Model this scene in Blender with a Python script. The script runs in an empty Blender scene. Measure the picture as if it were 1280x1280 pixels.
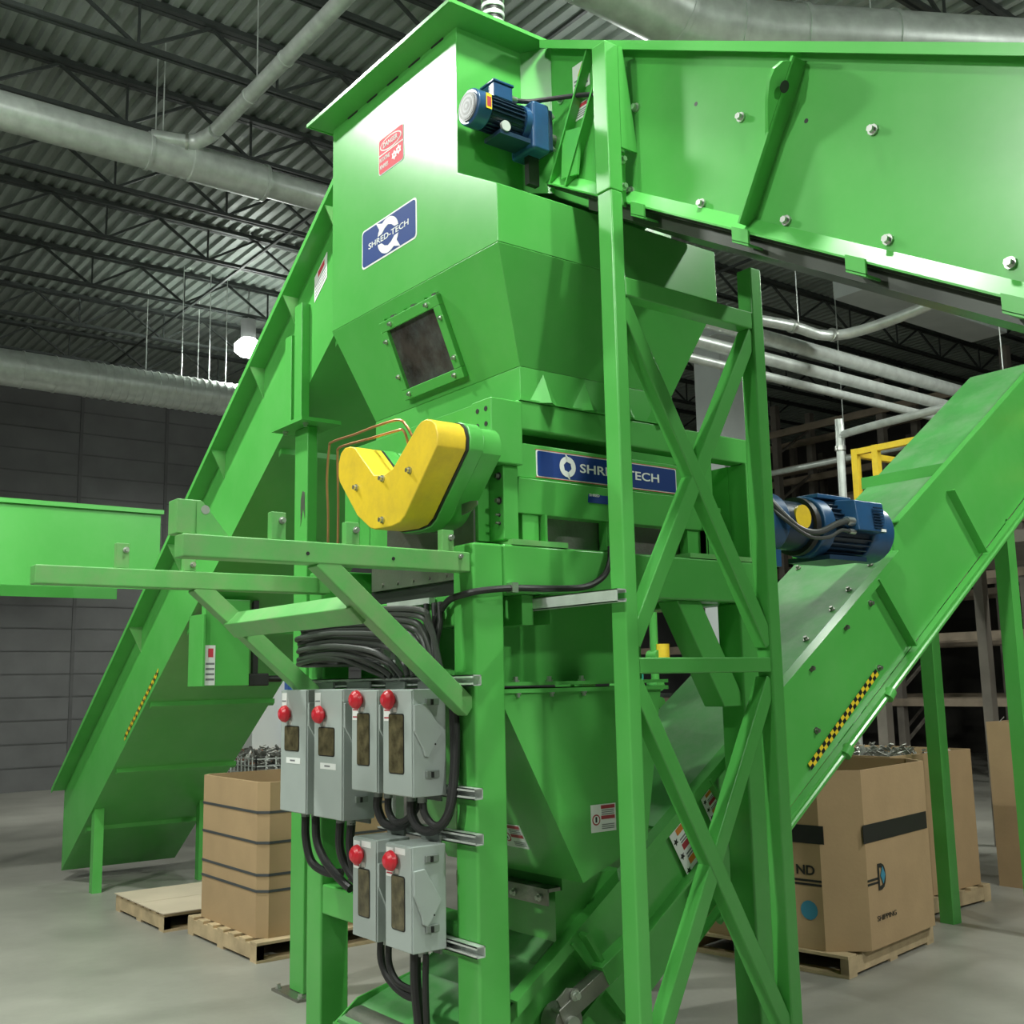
import bpy, bmesh, math, random
from math import radians, sin, cos, pi, sqrt, atan2
from mathutils import Vector, Matrix
random.seed(7)
SC = bpy.context.scene
COL = SC.collection

# ------------------------------------------------------------------ camera
def cam_axes(yaw, pitch, roll):
    F = Vector((cos(yaw)*cos(pitch), sin(yaw)*cos(pitch), sin(pitch)))
    r0 = Vector((sin(yaw), -cos(yaw), 0)); u0 = r0.cross(F)
    return r0*cos(roll)+u0*sin(roll), -r0*sin(roll)+u0*cos(roll), F
R_, U_, F_ = cam_axes(radians(52.53), radians(8.81), radians(-1.145))
cd = bpy.data.cameras.new('camera'); cam = bpy.data.objects.new('camera', cd); COL.objects.link(cam)
cd.sensor_width = 36.0; cd.lens = 36.0*1372/1280; cd.clip_end = 200
cam.matrix_world = Matrix(((R_.x, U_.x, -F_.x, -2.5328), (R_.y, U_.y, -F_.y, -3.5650), (R_.z, U_.z, -F_.z, 1.70), (0, 0, 0, 1)))
SC.camera = cam
# ------------------------------------------------------------------ world, exposure
w = bpy.data.worlds.new('hall_ambient'); SC.world = w; w.use_nodes = True
w.node_tree.nodes['Background'].inputs[0].default_value = (0.86, 1.0, 0.93, 1)
w.node_tree.nodes['Background'].inputs[1].default_value = 0.038
vs = SC.view_settings
vs.view_transform = 'Standard'; vs.look = 'None'; vs.exposure = 0.12; vs.gamma = 1.0; vs.use_curve_mapping = False
# lamps of the hall: (x, y, watts); fixtures are built below where these lights hang
LAMP_Z = 6.72
LAMPS = [(-1.85, 3.5, 950), (4.0, 11.36, 900), (4.05, 3.5, 130), (.1, -1.1, 650), (4.6, -3.6, 760), (-7.5, .4, 1850), (-4.0, -2.0, 330), (.5, -8.0, 1150), (9.0, .5, 700)]
for i, (lx, ly, lw) in enumerate(LAMPS):
    ld = bpy.data.lights.new('lamp_light', 'SPOT'); ld.energy = lw; ld.shadow_soft_size = 0.2; ld.color = (0.95, 1.0, 0.92)
    ld.spot_size = radians(168); ld.spot_blend = .35
    lo = bpy.data.objects.new('lamp_light', ld); COL.objects.link(lo); lo.location = (lx, ly, LAMP_Z-0.17)
    lp = bpy.data.lights.new('lamp_glow_light', 'POINT'); lp.energy = lw*.10; lp.shadow_soft_size = .2; lp.color = (0.95, 1.0, 0.92)
    lo = bpy.data.objects.new('lamp_glow_light', lp); COL.objects.link(lo); lo.location = (lx, ly, LAMP_Z-0.17)

# ------------------------------------------------------------------ materials
def mat(name, col, rough=.5, metal=0., var=.12, scale=3., bump=0., bscale=60., spec=.5, emit=None, estr=0., dirt=None, dscale=2., damt=.5):
    m = bpy.data.materials.new(name); m.use_nodes = True
    n = m.node_tree.nodes; l = m.node_tree.links; b = n['Principled BSDF']
    b.inputs['Roughness'].default_value = rough; b.inputs['Metallic'].default_value = metal
    b.inputs['Specular IOR Level'].default_value = spec
    tc = n.new('ShaderNodeTexCoord')
    nz = n.new('ShaderNodeTexNoise'); nz.inputs['Scale'].default_value = scale; nz.inputs['Detail'].default_value = 5
    l.new(tc.outputs['Object'], nz.inputs['Vector'])
    mp = n.new('ShaderNodeMapRange'); mp.inputs[1].default_value = .3; mp.inputs[2].default_value = .7
    mp.inputs[3].default_value = 1-var; mp.inputs[4].default_value = 1+var
    l.new(nz.outputs[0], mp.inputs[0])
    hs = n.new('ShaderNodeHueSaturation'); hs.inputs['Color'].default_value = (*col, 1)
    l.new(mp.outputs[0], hs.inputs['Value'])
    out = hs.outputs[0]
    if dirt:
        n2 = n.new('ShaderNodeTexNoise'); n2.inputs['Scale'].default_value = dscale; n2.inputs['Detail'].default_value = 8; n2.inputs['Roughness'].default_value = .7
        l.new(tc.outputs['Object'], n2.inputs['Vector'])
        r2 = n.new('ShaderNodeMapRange'); r2.inputs[1].default_value = .42; r2.inputs[2].default_value = .75; r2.inputs[4].default_value = damt
        l.new(n2.outputs[0], r2.inputs[0])
        mx = n.new('ShaderNodeMix'); mx.data_type = 'RGBA'; l.new(r2.outputs[0], mx.inputs[0]); l.new(out, mx.inputs[6]); mx.inputs[7].default_value = (*dirt, 1)
        out = mx.outputs[2]
    l.new(out, b.inputs['Base Color'])
    if bump:
        n3 = n.new('ShaderNodeTexNoise'); n3.inputs['Scale'].default_value = bscale; n3.inputs['Detail'].default_value = 3
        l.new(tc.outputs['Object'], n3.inputs['Vector'])
        bp = n.new('ShaderNodeBump'); bp.inputs['Strength'].default_value = bump; bp.inputs['Distance'].default_value = .02
        l.new(n3.outputs[0], bp.inputs['Height']); l.new(bp.outputs[0], b.inputs['Normal'])
    if emit:
        b.inputs['Emission Color'].default_value = (*emit, 1); b.inputs['Emission Strength'].default_value = estr
    return m
G = mat('green_paint', (.090, .43, .080), .27, var=.06, scale=1.5, bump=.03, bscale=4, spec=.65, dirt=(.16, .42, .14), dscale=3, damt=.25)
GD = mat('dusty_green_paint', (.125, .44, .11), .42, var=.10, scale=4, bump=.04, bscale=8, dirt=(.30, .36, .20), dscale=5, damt=.55)
GC = mat('scuffed_green_cover', (.085, .36, .09), .46, var=.12, spec=.35, scale=3, bump=.05, bscale=3, dirt=(.30, .42, .28), dscale=2.2, damt=.7)
STEEL = mat('bare_steel', (.34, .34, .31), .38, .85, var=.25, scale=8, bump=.1, dirt=(.16, .13, .10), dscale=4, damt=.7)
GALV = mat('galvanised_steel', (.68, .72, .69), .38, .40, var=.14, scale=9)
BOLT = mat('zinc_bolt', (.62, .64, .60), .3, .9, var=.05)
YEL = mat('yellow_paint', (.86, .60, .035), .40, var=.06, bump=.03, bscale=8, dirt=(.50, .33, .05), dscale=9, damt=.45)
YTAPE = mat('yellow_tape', (.86, .62, .03), .4, var=.03)
BLK = mat('black_rubber', (.018, .018, .018), .5, var=.2)
BTAPE = mat('black_tape', (.012, .012, .012), .4, var=.1)
CABLE = mat('grey_black_cable', (.055, .058, .055), .42, var=.2)
BLUE = mat('blue_motor_paint', (.022, .085, .20), .30, var=.15, scale=6, dirt=(.02, .03, .05), dscale=6, damt=.6)
BLUED = mat('dark_blue_grease', (.012, .03, .06), .35, var=.3)
SBLUE = mat('sign_blue', (.012, .045, .21), .62, spec=.2, var=.03)
WHITE = mat('white_print', (.82, .84, .82), .62, spec=.2, var=.02)
RED = mat('red_knob', (.62, .02, .035), .35, var=.04)
SRED = mat('sign_red', (.66, .06, .09), .62, spec=.2, var=.03)
ORG = mat('decal_orange', (.70, .22, .03), .5, var=.02)
PRINT = mat('grey_print', (.20, .20, .22), .5, var=.05)
DRED = mat('decal_dark_red', (.42, .04, .06), .5, var=.03)
GREY = mat('grey_enclosure', (.40, .45, .43), .42, var=.04, scale=5, bump=.02, bscale=30)
GREYD = mat('grey_latch', (.28, .31, .29), .35, .5, var=.1)
GLASSD = mat('smoked_window', (.10, .085, .045), .12, var=.5, scale=25, bump=.05)
GLASSH = mat('hopper_window_glass', (.050, .042, .038), .16, var=.5, scale=9, dirt=(.11, .12, .125), dscale=5, damt=.9)
COPPER = mat('copper_tube', (.55, .27, .13), .35, .8, var=.1)
CARD = mat('cardboard', (.42, .285, .155), .85, var=.06, scale=4, bump=.05, bscale=40)
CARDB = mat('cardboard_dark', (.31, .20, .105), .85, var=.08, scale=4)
WOOD = mat('pallet_wood', (.50, .38, .23), .8, var=.2, scale=7, bump=.1)
STRAP = mat('strap', (.06, .065, .07), .5)
CONC = mat('concrete_floor', (.32, .31, .275), .42, var=.16, scale=.9, bump=.05, bscale=20, dirt=(.20, .19, .17), dscale=1.3, damt=.55)
DECK = mat('roof_deck', (.30, .34, .31), .5, .2, var=.18, scale=1.2)
JOIST = mat('joist_steel', (.05, .058, .055), .55, .2, var=.2)
CMU = mat('block_wall', (.13, .13, .13), .85, var=.12, scale=2)
CMUJ = mat('block_joint', (.10, .10, .10), .9)
DARKW = mat('dark_wall', (.05, .045, .04), .85, var=.3, scale=1)
RACK = mat('rack_steel', (.16, .14, .12), .6, .2, var=.3)
RACKL = mat('rack_beam', (.24, .19, .14), .6, .1, var=.3)
LTGREY = mat('light_grey_panel', (.62, .66, .66), .5, var=.06)
FARBLUE = mat('far_blue', (.04, .13, .46), .5)
BRICK = mat('far_brown', (.35, .19, .13), .8)
SCRAP = mat('metal_scrap', (.38, .38, .35), .4, .7, var=.5, scale=30)
BELT = mat('conveyor_pan', (.05, .06, .045), .35, .0, var=.3)
TEAL = mat('teal_plastic', (.05, .45, .35), .4)
GLOW = mat('lamp_glow', (1, 1, 1), .5, emit=(.93, 1, .95), estr=22)
LAMPM = mat('lamp_housing', (.5, .5, .5), .4, .7)

# ------------------------------------------------------------------ mesh helpers
V = Vector
class MB:
    def __init__(s): s.v = []; s.f = []
    def add(s, vs_, fs):
        o = len(s.v); s.v += [V(p) for p in vs_]; s.f += [tuple(i+o for i in f) for f in fs]; return s
    def hexa(s, b, t):
        return s.add(list(b)+list(t), [(3, 2, 1, 0), (4, 5, 6, 7), (0, 1, 5, 4), (1, 2, 6, 5), (2, 3, 7, 6), (3, 0, 4, 7)])
    def box(s, x0, x1, y0, y1, z0, z1):
        return s.hexa([(x0, y0, z0), (x1, y0, z0), (x1, y1, z0), (x0, y1, z0)], [(x0, y0, z1), (x1, y0, z1), (x1, y1, z1), (x0, y1, z1)])
    def frus(s, a, z0, b, z1):
        return s.hexa([(a[0], a[2], z0), (a[1], a[2], z0), (a[1], a[3], z0), (a[0], a[3], z0)], [(b[0], b[2], z1), (b[1], b[2], z1), (b[1], b[3], z1), (b[0], b[3], z1)])
    def poly(s, o, u, v, pts, t0, t1):
        o, u, v = V(o), V(u), V(v); n = u.cross(v).normalized(); k = len(pts)
        if sum(pts[i][0]*pts[(i+1) % k][1]-pts[(i+1) % k][0]*pts[i][1] for i in range(k)) < 0: pts = pts[::-1]
        a = [o+u*p[0]+v*p[1]+n*t0 for p in pts]; b = [o+u*p[0]+v*p[1]+n*t1 for p in pts]
        if t1 < t0: a, b = b, a
        return s.add(a+b, [tuple(range(k))[::-1], tuple(range(k, 2*k))]+[(i, (i+1) % k, (i+1) % k+k, i+k) for i in range(k)])
    def bar(s, p, q, w_, h_, up=(0, 0, 1)):
        p, q = V(p), V(q); d = (q-p).normalized(); a = d.cross(V(up)).normalized()*w_/2; b = a.cross(d).normalized()*h_/2
        return s.hexa([p-a-b, p+a-b, p+a+b, p-a+b], [q-a-b, q+a-b, q+a+b, q-a+b])
    def cyl(s, p, q, r, n=16, r2=None):
        p, q = V(p), V(q); d = (q-p).normalized(); r2 = r if r2 is None else r2
        a = d.orthogonal().normalized(); b = d.cross(a)
        A = [p+(a*cos(2*pi*i/n)+b*sin(2*pi*i/n))*r for i in range(n)]; B = [q+(a*cos(2*pi*i/n)+b*sin(2*pi*i/n))*r2 for i in range(n)]
        return s.add(A+B, [tuple(range(n))[::-1], tuple(range(n, 2*n))]+[(i, (i+1) % n, (i+1) % n+n, i+n) for i in range(n)])
    def tube(s, path, r, n=8, smooth=3):
        P = [V(p) for p in path]
        if smooth and len(P) > 2:
            Q = []
            E_ = [P[0]*2-P[1]]+P+[P[-1]*2-P[-2]]
            for i in range(1, len(E_)-2):
                for k in range(smooth):
                    t = k/smooth; p0, p1, p2, p3 = E_[i-1:i+3]
                    Q.append(.5*((2*p1)+(p2-p0)*t+(2*p0-5*p1+4*p2-p3)*t*t+(3*p1-p0-3*p2+p3)*t**3))
            P = Q+[P[-1]]
        rings = []; a = None
        for i, p in enumerate(P):
            d = (P[min(i+1, len(P)-1)]-P[max(i-1, 0)]).normalized()
            a = d.orthogonal().normalized() if a is None else (a-d*a.dot(d)).normalized()
            b = d.cross(a); rings.append([p+(a*cos(2*pi*k/n)+b*sin(2*pi*k/n))*r for k in range(n)])
        fs = [tuple(range(n))[::-1], tuple(range((len(P)-1)*n, len(P)*n))]
        for i in range(len(P)-1):
            for k in range(n): fs.append((i*n+k, i*n+(k+1) % n, (i+1)*n+(k+1) % n, (i+1)*n+k))
        return s.add([v for r_ in rings for v in r_], fs)
    def build(s, name, m, parent=None, bevel=0, local=False):
        me = bpy.data.meshes.new(name)
        off = V(ORGN.get(parent, (0, 0, 0))) if not local else V((0, 0, 0))
        me.from_pydata([tuple(p-off) for p in s.v], [], s.f); me.update()
        me.shade_smooth(); me.set_sharp_from_angle(angle=radians(32))
        if bevel and len(s.f) <= 14: me.shade_flat()
        me.materials.append(m)
        o = bpy.data.objects.new(name, me); COL.objects.link(o)
        if parent is not None: o.parent = parent; ORGN[o] = off
        if bevel:
            b = o.modifiers.new('edge', 'BEVEL'); b.width = bevel; b.segments = 2; b.harden_normals = True; b.limit_method = 'ANGLE'; b.angle_limit = radians(35)
        return o
ORGN = {}
def thing(name, label, cat, loc=(0, 0, 0), group=None, rz=0, local=False, kind=None):
    o = bpy.data.objects.new(name, None); COL.objects.link(o); o.location = loc; o.rotation_euler = (0, 0, rz)
    o.empty_display_size = .1
    o['label'] = label
    if cat: o['category'] = cat
    if group: o['group'] = group
    if kind: o['kind'] = kind
    ORGN[o] = (0, 0, 0) if local else loc
    return o
def tag(o, label, cat=None, group=None, kind=None):
    o['label'] = label
    if cat: o['category'] = cat
    if group: o['group'] = group
    if kind: o['kind'] = kind
    return o
NX = ((0, -1, 0), (0, 0, 1))      # frame of a face looking along -x
NY = ((1, 0, 0), (0, 0, 1))       # frame of a face looking along -y
def rect(w_, h_, x=0, y=0): return [(x, y), (x+w_, y), (x+w_, y+h_), (x, y+h_)]
def rrect(w_, h_, r, x=0, y=0, n=4):
    P = []
    for cx, cy, a0 in ((w_-r, r, -90), (w_-r, h_-r, 0), (r, h_-r, 90), (r, r, 180)):
        for i in range(n+1):
            a = radians(a0+90*i/n); P.append((x+cx+r*cos(a), y+cy+r*sin(a)))
    return P
def ptext(name, txt, o, u, v, w_, h_, m, parent, t=.0015, bold=0):
    cu = bpy.data.curves.new(name, 'FONT'); cu.body = txt; cu.size = 1; cu.extrude = .02; cu.offset = bold; cu.resolution_u = 3
    ob = bpy.data.objects.new(name, cu); COL.objects.link(ob); bpy.context.view_layer.update()
    me = bpy.data.meshes.new_from_object(ob); bpy.data.objects.remove(ob)
    xs = [q.co.x for q in me.vertices]; ys = [q.co.y for q in me.vertices]
    o, u, v = V(o), V(u), V(v); n = u.cross(v); off = V(ORGN.get(parent, (0, 0, 0)))
    for q in me.vertices:
        q.co = o+u*((q.co.x-min(xs))/(max(xs)-min(xs))*w_)+v*((q.co.y-min(ys))/(max(ys)-min(ys))*h_)+n*(t if q.co.z > 0 else 0)-off
    me.materials.clear(); me.materials.append(m); me.name = name
    ob = bpy.data.objects.new(name, me); COL.objects.link(ob); ob.parent = parent; ORGN[ob] = off
    return ob
def bolt(p, n, parent, r=.011, m=None, name='bolt'):
    p, n = V(p), V(n).normalized(); b = MB().cyl(p, p+n*r*.7, r*1.5, 10); b.cyl(p+n*r*.7, p+n*r*2, r, 6)
    return b.build(name, m or BOLT, parent)
def emblem(o, u, v, r, m, parent, sx=1., gap=0.):
    """two half rings with pointed barbs round a hexagonal hole"""
    for h in (0, 1):
        a0 = 90+180*h+20; P = []
        for i in range(13):
            a = radians(a0+i*180/12-8); P.append((r*cos(a)*sx, r*sin(a)))
        a = radians(a0+180-8); P[-1] = (r*1.30*cos(a)*sx, r*1.30*sin(a))
        a = radians(a0-8); P.insert(0, (r*.98*cos(a-.12)*sx, r*.98*sin(a-.12)))
        for k in range(4):
            a = radians(a0+180-60*k-8); P.append((r*.52*cos(a)*sx, r*.52*sin(a)))
        dx = -gap if h == 0 else gap
        MB().poly(V(o)+V(u)*dx, u, v, P, 0, .0015).build('emblem', m, parent)

# ================================================================== THE HALL
fl = MB().box(-16, 22, -14, 20, -.1, 0).build('floor', CONC); tag(fl, 'grey stained concrete floor of the hall', kind='structure')
d = MB(); X0, X1, P_ = -14., 20., .16; ZC = 7.66; pts = []
x = X0
while x < X1:
    pts += [(x, 0), (x+.06, 0), (x+.08, .045), (x+.14, .045)]; x += P_
k = len(pts)
d.v = [V((p[0], -13, ZC+p[1])) for p in pts]+[V((p[0], 19.5, ZC+p[1])) for p in pts]
d.f = [(i, i+1, i+1+k, i+k) for i in range(k-1)]
ce = d.build('ceiling', DECK); tag(ce, 'grey corrugated metal roof deck overhead', kind='structure')
def wall(name, label, bx, m):
    o = MB().box(*bx).build(name, m); tag(o, label, kind='structure'); return o
wl = wall('wall_left', 'dark grey block wall far behind the inclined conveyor', (-16, 22, 17, 17.3, 0, 7.7), CMU)
for zz in [i*.4 for i in range(1, 19)]:
    MB().box(-4, 12, 16.985, 17, zz, zz+.02).build('mortar_joint', CMUJ, wl)
for xx in [i*1.6 for i in range(-2, 8)]:
    MB().box(xx, xx+.06, 16.98, 17, 0, 7.5).build('wall_seam', CMUJ, wl)
wall('wall_right', 'dark wall at the far end of the hall', (20, 20.3, -14, 20, 0, 7.7), DARKW)

# open-web joists
JY = [1.0, 2.45, 3.88, 5.32, 6.70, 8.16, 9.60, 11.35, 13.15, 14.95, 16.6]
ZB, ZT = 7.2, 7.62
PX = 1.30
dm = MB().bar((0, 0, ZT), (PX/2, 0, ZB), .028, .028, (0, 1, 0)); dm2 = MB().bar((PX/2, 0, ZB), (PX, 0, ZT), .028, .028, (0, 1, 0)); dv = MB().bar((PX/2, 0, ZB), (PX/2, 0, ZT), .02, .02, (0, 1, 0))
proto = {}
for nm, mb in (('web_diagonal', dm), ('web_diagonal_b', dm2), ('web_post', dv)):
    me = bpy.data.meshes.new(nm); me.from_pydata([tuple(p) for p in mb.v], [], mb.f); me.materials.append(JOIST); proto[nm] = me
words = ['first', 'second', 'third', 'fourth', 'fifth', 'sixth', 'seventh', 'eighth', 'ninth', 'tenth', 'eleventh']
for i, jy in enumerate(JY):
    j = thing('roof_joist', 'dark steel open-web roof joist, %s of the row counted from the hopper side' % words[i], None, (0, jy, 0), group='roof joists', kind='structure', local=True)
    b = MB()
    for s_ in (-1, 1): b.bar((-8, s_*.035, ZT+.02), (19, s_*.035, ZT+.02), .055, .05)
    b.build('top_chord', JOIST, j, local=True)
    b = MB()
    for s_ in (-1, 1): b.bar((-8, s_*.03, ZB), (19, s_*.03, ZB), .03, .04)
    b.build('bottom_chord', JOIST, j, local=True)
    xx = -4.0+(.35*i) % 1.3
    while xx < 16:
        for nm, me in proto.items():
            o = bpy.data.objects.new(nm.replace('_b', ''), me); COL.objects.link(o); o.parent = j; o.location = (xx, 0, 0)
        xx += PX
# bridging rods between joists along y
for xx, zz in ((3.1, 7.19), (8.5, 7.19)):
    tag(MB().bar((xx, .8, zz), (xx, 16.5, zz), .03, .03).build('bridging_rod', JOIST), 'thin steel bridging bar under the joists, %s' % ('left of the lamp' if xx < 5 else 'over the grey drop duct'), kind='structure')

# ducts
def ring(mb, c, ax, r, w_):
    mb.cyl(V(c)-V(ax)*w_/2, V(c)+V(ax)*w_/2, r, 28)
def rods(parent, pts, z0):
    for p in pts: MB().cyl((p[0], p[1], z0), (p[0], p[1], ZC+.01), .006, 6).build('hanger_rod', GALV, parent)
t = thing('round_duct', 'round galvanised ceiling duct stepping down in size, left of the hopper', 'duct', (0, 5.95, 6.6))
b = MB().cyl((-6, 5.95, 6.6), (1.0, 5.95, 6.6), .165, 32); b.build('wide_section', GALV, t)
b = MB().cyl((1.0, 5.95, 6.6), (1.75, 5.95, 6.6), .172, 32); b.build('reducer', GALV, t)
MB().cyl((1.75, 5.95, 6.6), (7, 5.95, 6.6), .135, 32).build('narrow_section', GALV, t)
for xx, rr in ((.62, .178), (1.02, .18), (1.76, .182), (3.2, .146), (-.8, .178), (4.6, .146)):
    b = MB(); ring(b, (xx, 5.95, 6.6), (1, 0, 0), rr, .03); b.build('collar', GALV, t)
rods(t, ((.72, 5.85), (.72, 6.05), (3.5, 5.95)), 6.7)
t = thing('branch_duct', 'slim galvanised pipe running along the ceiling to the round duct', 'duct', (1.08, 5.6, 6.72))
b = MB().cyl((1.08, 5.45, 6.74), (1.08, 2.1, 6.74), .066, 24); b.build('pipe', GALV, t)
for yy in (4.05, 4.75, 2.7): b = MB(); ring(b, (1.08, yy, 6.74), (0, 1, 0), .073, .025); b.build('coupling', GALV, t)
MB().tube([(1.08, 5.5, 6.74), (1.05, 5.68, 6.74), (.95, 5.8, 6.72), (.62, 5.86, 6.70)], .07, 16).build('elbow', GALV, t)
b = MB(); ring(b, (.93, 5.81, 6.715), (.8, -.3, 0), .085, .03); b.build('clamp_collar', BOLT, t)
rods(t, ((1.08, 4.6), (1.08, 2.9)), 6.8)
t = thing('spiral_duct', 'wide ribbed spiral duct below the bright lamp at the left', 'duct', (2, 11.1, 5.8))
MB().cyl((-6, 11.1, 5.8), (8, 11.1, 5.8), .235, 36).build('pipe', GALV, t)
xx = -4.
while xx < 6:
    b = MB(); ring(b, (xx, 11.1, 5.8), (1, 0, 0), .246, .02); b.build('rib', GALV, t); xx += .105 if 1.2 < xx < 4 else .4
rods(t, ((2.9, 11.1), (3.3, 11.1), (3.55, 11.1)), 6.0)
b = MB().box(2.5, 3.9, 12.2, 12.4, 5.95, 6.25); fd = b.build('flat_duct', LTGREY); tag(fd, 'pale flat sheet metal duct behind the spiral duct', 'duct'); rods(fd, ((2.8, 12.3), (3.6, 12.3)), 6.25)
t = thing('large_duct', 'large round galvanised duct above the upper conveyor', 'duct', (2.5, 1.3, 6.35))
pth = [(1.0, 1.75, 6.75), (2.0, 1.55, 6.55), (2.9, 1.42, 6.40)]
MB().tube(pth, .24, 32, 1).build('sloped_section', GALV, t)
MB().tube([(2.9, 1.42, 6.40), (3.3, 1.26, 6.36), (3.75, 1.02, 6.34)], .235, 32, 3).build('elbow', GALV, t)
MB().tube([(3.75, 1.02, 6.34), (6.5, -.55, 6.34)], .235, 32, 1).build('level_section', GALV, t)
for c_, a_ in (((2.9, 1.42, 6.40), (.9, -.2, -.25)), ((3.3, 1.26, 6.36), (.9, -.4, 0)), ((3.75, 1.02, 6.34), (.85, -.5, 0)), ((4.35, .68, 6.34), (.87, -.5, 0)), ((2.1, 1.54, 6.54), (.95, -.2, -.2))):
    b = MB(); ring(b, c_, V(a_).normalized(), .25, .03); b.build('collar', GALV, t)
rods(t, ((4.25, .75),), 6.55)
t = thing('flexible_hose', 'ribbed flexible hose rising from the top of the hopper', 'hose', (.75, .8, 4.72))
MB().cyl((.75, .8, 4.72), (.75, .8, 7.2), .055, 20).build('sleeve', BLK, t)
for i in range(46): MB().cyl((.75, .8, 4.8+i*.05), (.75, .8, 4.822+i*.05), .064, 20).build('rib', GALV, t)

# high bay lamps
names = ['hanging above the rear conveyor, out to the left', 'glowing brightly beside the rear conveyor edge', 'above the discharge conveyor', 'hung above the head of the infeed conveyor', 'nearest the viewer on the right', 'farthest out to the left', 'above and left of the viewer', 'far behind the viewer', 'over the yellow guard railing']
for (lx, ly, lw), nm in zip(LAMPS, names):
    t = thing('high_bay_lamp', 'round high bay lamp '+nm, 'lamp', (lx, ly, LAMP_Z), group='high bay lamps')
    MB().cyl((lx, ly, LAMP_Z+.12), (lx, ly, LAMP_Z+.42), .11, 20).build('ballast_housing', LAMPM, t)
    MB().cyl((lx, ly, LAMP_Z+.42), (lx, ly, ZC+.01), .012, 8).build('hanger_rod', LAMPM, t)
    rf = MB(); rf.cyl((lx, ly, LAMP_Z+.04), (lx, ly, LAMP_Z+.13), .20, 28, .11); rf.cyl((lx, ly, LAMP_Z-.06), (lx, ly, LAMP_Z+.04), .20, 28, .20); rf.cyl((lx, ly, LAMP_Z-.13), (lx, ly, LAMP_Z-.06), .12, 28, .20); rf.build('glowing_globe', GLOW, t)

# ================================================================== SUPPORT FRAME
t = thing('machine_stand', 'heavy green steel frame carrying the shredder, with outrigger arms to the left', 'frame', (0, 0, 0)); FR = t
for (x0, y0) in ((0, 0), (0, 1.28), (1.58, 0), (1.58, 1.28)):
    MB().box(x0, x0+.15, y0, y0+.15, .015, 2.06 if x0 else (2.26 if y0 == 0 else 2.06)).build('leg', G, t, .012)
    MB().box(x0-.04, x0+.19, y0-.04, y0+.19, 0, .016).build('base_plate', G, t)
MB().box(.15, 1.76, 0, .15, 2.06, 2.262).build('side_beam', G, t, .012)
MB().box(0, 1.76, 1.28, 1.43, 2.06, 2.262).build('side_beam', G, t, .012)
MB().box(.01, .13, .15, 1.28, 1.93, 2.06).build('end_beam', G, t, .01)
MB().box(1.6, 1.73, .15, 1.28, 2.06, 2.25).build('end_beam', G, t, .01)
MB().box(.005, .145, .15, 1.28, .64, .776).build('lower_beam', G, t, .01)
MB().poly((0, .15, 0), *NY, [(1.17, 2.06), (1.33, 2.06), (1.62, 1.565), (1.46, 1.565)], 0, .13).build('knee_brace', G, t, .006)
MB().poly((1.6, 0, 0), (0, 1, 0), (0, 0, 1), [(1.28, 1.6), (1.28, 1.75), (.9, 2.06), (.78, 2.06)], 0, .1).build('knee_brace', G, t, .006)
for y0, ex in ((.02, -1.185), (1.20, -1.36)):
    MB().box(ex, .0, y0, y0+.08, 2.14, 2.22).build('outrigger_arm', GD, t, .006)
    MB().bar((-.66, y0+.04, 2.16), (-.0, y0+.04, 1.60), .075, .075, (0, 1, 0)).build('diagonal_brace', GD, t, .005)
MB().bar((-.47, .06, 1.985), (-.47, 1.24, 1.985), .085, .085, (.7, 0, .7)).build('cross_tube', GD, t, .005)
for xx, y0, hh in ((-.83, .03, .1), (-.53, .03, .085), (-.10, .03, .085), (-1.0, 1.21, .11), (-.70, 1.21, .06)):
    s_ = MB().box(xx-.028, xx+.028, y0, y0+.035, 2.22, 2.22+hh).build('rail_socket', GD, t, .003)
    bolt((xx+.012, y0, 2.22+hh-.03), (0, -1, 0), s_, .009)
s_ = MB().box(-1.19, -1.10, .07, .15, 2.225, 2.345).build('rail_socket', GD, t, .004)
MB().poly((-1.12, .075, 2.22), *NY, [(0, 0), (.12, 0), (.02, .12), (0, .12)], 0, .01).build('gusset', GD, t)
b = MB().cyl((-1.09, .064, 2.312), (-1.09, .075, 2.312), .016, 14); b.build('rim', BOLT, s_)
for xx in (-.72, -.36): MB().cyl((xx, .018, 2.175), (xx, .021, 2.175), .007, 10).build('bolt_hole', BLK, t)
bolt((-.05, .018, 2.2), (0, -1, 0), t, .007)

# ================================================================== SHREDDER
t = thing('shredder', 'green twin-shaft shredder box with blue nameplate and yellow guard', 'shredder', (.8, .7, 2.262)); SH = t
MB().box(.28, 1.36, .30, 1.26, 2.30, 2.90).build('cutter_box', G, t)
MB().box(.12, .19, .13, 1.28, 2.285, 2.875).build('end_plate', G, t, .004)
MB().box(.10, .265, .0, .14, 2.60, 2.875).build('corner_block', G, t, .006)
MB().box(.18, .258, .03, .14, 2.285, 2.60).build('corner_column', G, t, .005)
for yy in (.035, .095):
    for zz in (2.83, 2.765): MB().cyl((.098, yy, zz), (.101, yy, zz), .011, 12).build('bolt_hole', BLK, t)
for yy, zz in ((.03, 2.685), (.03, 2.66)): MB().cyl((.098, yy, zz), (.101, yy, zz), .008, 12).build('bolt_hole', BLK, t)
for zz, rr in ((2.555, .017), (2.45, .017), (2.39, .008), (2.355, .008)):
    MB().cyl((.177, .06, zz), (.181, .06, zz), rr, 12).build('bolt_hole', BLK, t); MB().cyl((.16, .06, zz), (.178, .06, zz), rr*.6, 8).build('stud', STEEL, t)
MB().box(.262, 1.76, .035, .13, 2.766, 2.892).build('top_beam', G, t, .008)
MB().box(.262, 1.40, .05, .13, 2.56, 2.71).build('sign_panel', G, t, .004)
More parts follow.
